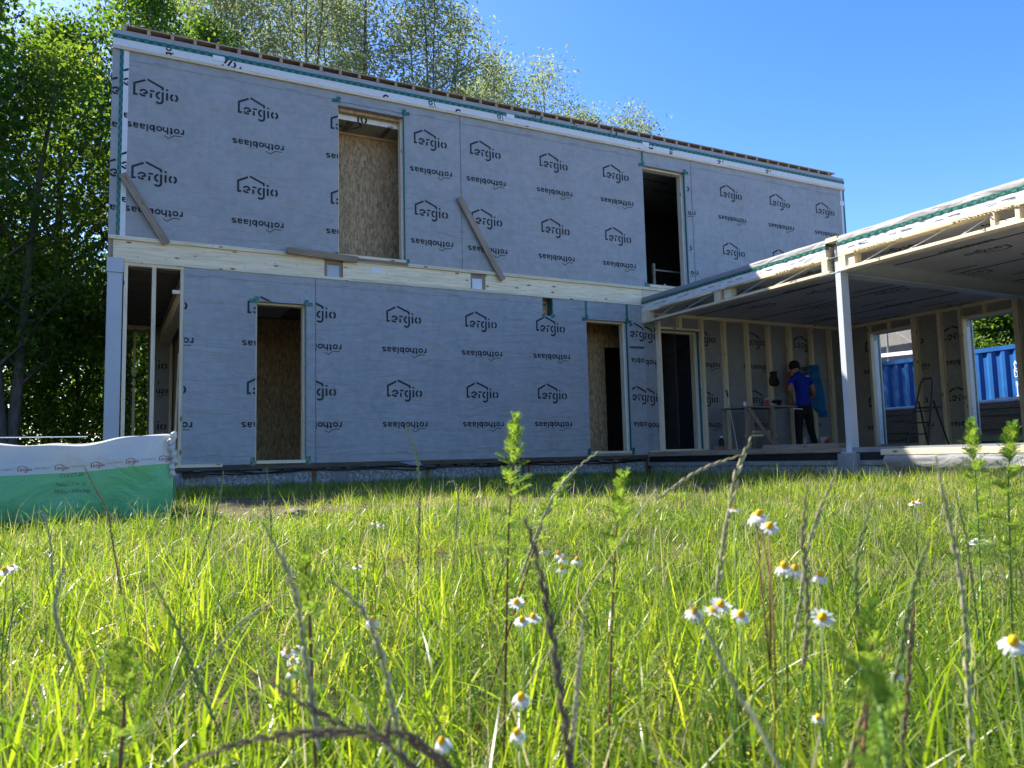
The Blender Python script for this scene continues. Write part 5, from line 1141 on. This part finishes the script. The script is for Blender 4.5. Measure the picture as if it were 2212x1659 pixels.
FEATH = feath_mat()
def weed(label, pts, d, L=.05, dens=1., red=True, tip=1.):
    L = L * .62
    P = path(pts, d); o = thing('feathery_weed', label, 'weed', P[-1], 'feathery mayweed plants'); MB().tube(P, [.0009 + .0016 * i / len(P) for i in range(len(P))], 6).build('stem', STEMR if red else STEMG, o, smooth=True)
    tot = sum((P[i + 1] - P[i]).length for i in range(len(P) - 1)); mb = MB(); s = 0; nxt = 0; k = 0; rp = random.Random(len(label) * 31 + int(pts[0][0]))
    for i in range(len(P) - 1):
        seg = P[i + 1] - P[i]; Ls = seg.length; ax = -seg.normalized()
        while nxt < s + Ls and nxt < tot * .8:
            p = P[i].lerp(P[i + 1], (nxt - s) / Ls); u = nxt / tot; a = k * 2.4; h = Vector((math.cos(a), math.sin(a), 0))
            op = .35 + 1.0 * min(1, u * 3.5); dv = (ax * (1.25 - .75 * min(1, u * 3)) + h * op * .9).normalized(); ll = L * (.45 + .75 * math.sin(PI * min(1, .12 + u * 1.5))) * rp.uniform(.75, 1.2)
            needles(mb, p, dv, ll, rp); k += 1; nxt += (.004 if u < .12 * tip else .0078 / dens) * rp.uniform(.7, 1.3)
        s += Ls
    mb.build('foliage', FEATH, o); return o
weed('tallest feathery green weed standing in the centre foreground', [(1112, 915), (1108, 985), (1104, 1060), (1098, 1160), (1095, 1300)], 1.25, .058, 1.1)
weed('bushy feathery weed right of the tallest one', [(1345, 1040), (1335, 1110), (1328, 1200), (1322, 1340), (1318, 1480)], 1.15, .055, 1.0)
weed('slanting feathery weed between the tallest and the bushy one', [(1222, 1035), (1195, 1090), (1165, 1150), (1140, 1230)], 1.4, .05)
weed('light green feathery weed in front of the right window sill', [(2098, 925), (2102, 975), (2108, 1040), (2112, 1120)], 2.0, .07, 1.0, False)
weed('light green feathery weed at the right edge', [(2186, 935), (2182, 985), (2178, 1050), (2180, 1130)], 2.0, .07, .9, False)
weed('dark tufted feathery weed left of the pale daisy', [(660, 1215), (662, 1260), (668, 1320), (672, 1420)], 1.0, .045, 1.2)
weed('reddish stemmed feathery weed in the left foreground', [(262, 1420), (266, 1470), (268, 1540), (262, 1620)], .95, .05, 1.0)
weed('feathery weed in the right foreground below the single daisy', [(1880, 1330), (1882, 1390), (1878, 1470), (1870, 1560)], .9, .05, 1.1)
weed('blurred feathery weed at the bottom right', [(1830, 1415), (1880, 1480), (1905, 1560), (1915, 1640)], .55, .035, 1.3, False)

PETAL = leafmat('white_petal', [(0, (.78, .78, .76)), (1, (.78, .78, .76))], [(0, (.7, .7, .66)), (1, (.7, .7, .66))], .35); DISC = plain('yellow_disc', (.72, .42, .01), .7, .2, 300, .4)
def head(o, c, nrm, r, droop, stem_from):
    nrm = nrm.normalized(); a = nrm.cross(Vector((.3, .2, .9))).normalized(); b = nrm.cross(a); pm = MB(); n = rnd.choice((12, 13, 14, 15)); dr = r * .38
    for k in range(n):
        t = 2 * PI * k / n + rnd.uniform(-.1, .1); e = a * math.cos(t) + b * math.sin(t); s = nrm.cross(e); L = r * rnd.uniform(.85, 1.05); w = r * .135; dp = droop + rnd.uniform(-.15, .15)
        p0 = c + e * dr * .7; p1 = c + e * (dr + (L - dr) * .5) - nrm * (L * .35 * dp); p2 = c + e * (dr + (L - dr) * (.95 - .25 * max(0, dp))) - nrm * (L * .85 * dp); k0 = len(pm.v)
        pm.v += [tuple(p0 - s * w * .5), tuple(p0 + s * w * .5), tuple(p1 + s * w), tuple(p1 - s * w), tuple(p2 + s * w * .55), tuple(p2 - s * w * .55)]; pm.f += [(k0, k0 + 1, k0 + 2, k0 + 3), (k0 + 3, k0 + 2, k0 + 4, k0 + 5)]
    dm = MB(); q = nrm.to_track_quat('Z', 'Y'); prf = [(dr * .9, -.12 * r), (dr, .05 * r), (dr * .85, .3 * r), (dr * .5, .48 * r), (dr * .1, .55 * r)]; dm.lathe((0, 0, 0), prf, 9); dm.v = [tuple(c + q @ Vector(v)) for v in dm.v]
    dk = dm.build('disc', DISC, o, smooth=True); pm.build('petals', PETAL, dk)
def daisy(label, heads, d, foot, r=.0115, red=False):
    """heads = photo points of the flower heads; foot = photo point where the stem meets the soil"""
    f = at(foot[0], foot[1], d + .03); z = float(gz(f.x, f.y)); f = Vector((f.x, f.y, z)); o = thing('chamomile_plant', label, 'flower', f, 'chamomile daisies in the meadow'); st = MB(); c0 = at(heads[0][0], heads[0][1], d); br = f.lerp(c0, .62)
    for i, hd in enumerate(heads):
        c = at(hd[0], hd[1], d + .012 * (i % 3)); tilt = hd[2] if len(hd) > 2 else .5; drp = hd[3] if len(hd) > 3 else .35; nrm = (Vector((0, 0, 1)) - FW * tilt + R2 * rnd.uniform(-.2, .2)).normalized()
        src = f if i == 0 else br; mid = src.lerp(c, .6) + R2 * rnd.uniform(-.008, .008); st.tube([src, mid, c - nrm * r * .25], [.0013 if i == 0 else .001, .001, .0008], 5); head(o, c, nrm, r, drp, None)
    st.build('stem', STEMR if red else STEMG, o, smooth=True); nd = MB(); rp = random.Random(int(heads[0][0]))
    for k in range(7):
        p = f.lerp(c0, .12 + .09 * k); needles(nd, p, Vector((math.cos(k * 2.4), math.sin(k * 2.4), .5)).normalized(), .032, rp)
    nd.build('foliage', FEATH, o)
daisy('chamomile with three heads, the big daisies left of the steel post foot', [(1662, 1138, .7, .1), (1640, 1112, .3, .5), (1632, 1118, .1, .8)], .95, (1645, 1520), .0125, True)
daisy('single chamomile head left of the big three daisies', [(1586, 1099, .15, .3)], 1.0, (1560, 1480), .0095)
daisy('chamomile with two drooping heads below the big three daisies', [(1694, 1224, .3, .7), (1716, 1230, .25, .8)], .95, (1690, 1540), .0125)
daisy('chamomile bud losing petals right of the two drooping heads', [(1773, 1243, .2, .9)], .95, (1770, 1500), .0105)
daisy('chamomile cluster of four pale heads left of the single wide daisy', [(1556, 1307, .6, -.1), (1540, 1320, .3, 0), (1600, 1328, .7, .2), (1500, 1322, .4, .5)], .9, (1570, 1560), .0125)
daisy('single wide open chamomile facing the camera on the right', [(1776, 1334, .9, .1)], .9, (1780, 1560), .0135)
daisy('large chamomile at the right picture edge', [(2188, 1388, .5, .5)], .85, (2190, 1600), .0135)
daisy('chamomile group of five small yellow heads right of the dark spike', [(1176, 1189, .2, .4), (1207, 1197, .2, .7), (1216, 1207, .2, .7), (1246, 1210, .2, .6), (1214, 1229, .2, .5)], 1.25, (1210, 1480), .0105)
daisy('single small chamomile near the left grey spike', [(770, 1224, .3, .1)], 1.5, (772, 1420), .011)
daisy('pair of tiny chamomile heads before the left lower doorway path', [(808, 1128, .3, .3), (822, 1135, .4, .2)], 2.0, (815, 1290), .0115)
daisy('chamomile with three pale heads in the middle foreground', [(1128, 1340, .5, .2), (1152, 1334, .3, .2), (1116, 1302, .6, 0)], 1.0, (1130, 1540), .0115)
daisy('low chamomile heads in the left centre grass', [(622, 1408, .7, .1), (640, 1404, .7, .1), (632, 1428, .6, .2), (630, 1450, .4, .7)], 1.15, (632, 1530), .0105)
daisy('white chamomile below the three pale middle heads', [(1126, 1507, .6, .6)], .8, (1128, 1640), .0115)
daisy('chamomile at the bottom edge left of the dark spike', [(955, 1603, .4, .7)], .72, (958, 1656), .0095)
daisy('chamomile at the bottom edge beside the dark spike', [(1117, 1583, .4, .8)], .78, (1118, 1656), .0095)
daisy('half hidden chamomile beside the pale cream spike', [(805, 1340, .4, .8)], 1.0, (806, 1500), .0105)
daisy('tiny chamomile pair far back on the right meadow', [(1972, 1087, .3, .3), (1985, 1083, .3, .3)], 2.2, (1978, 1230), .012)
daisy('pale chamomile at the left picture edge', [(12, 1233, .5, .1), (24, 1228, .5, .1)], 1.4, (20, 1420), .0115)
daisy('small chamomile low in the right foreground', [(1768, 1551, .4, .5)], .95, (1770, 1640), .009)
daisy('chamomile among grass near the right edge daisy', [(1940, 1455, .3, .6)], 1.0, (1940, 1600), .0085)
# pale stone on the right meadow, clod of earth by the package
def stone(label, x, y, r, mat, seed):
    rp = np.random.default_rng(seed); bm = bmesh.new(); bmesh.ops.create_icosphere(bm, subdivisions=3, radius=1)
    for v in bm.verts:
        c = v.co; k = 1 + .18 * math.sin(c.x * 3 + seed) * math.cos(c.y * 4) + .08 * math.sin(c.z * 9 + c.x * 7); v.co = Vector((c.x * r * k, c.y * r * .8 * k, c.z * r * .5 * k))
    me = bpy.data.meshes.new('stone'); bm.to_mesh(me); bm.free(); return tag(mobj('stone', me, mat, None, (x, y, float(gz(x, y)) + r * .25)), label, 'stone')
s1 = at(2112, 1133, 4.0); stone('pale grey lump of rubble in the right meadow', s1.x, s1.y, .06, plain('rubble', (.42, .41, .39), .9, .3, 18, .5), 3)
s1 = at(640, 1115, 5.6); stone('brown clod of earth beside the package end', s1.x, s1.y, .12, plain('clod', (.2, .15, .1), .95, .3, 20, .6), 5)
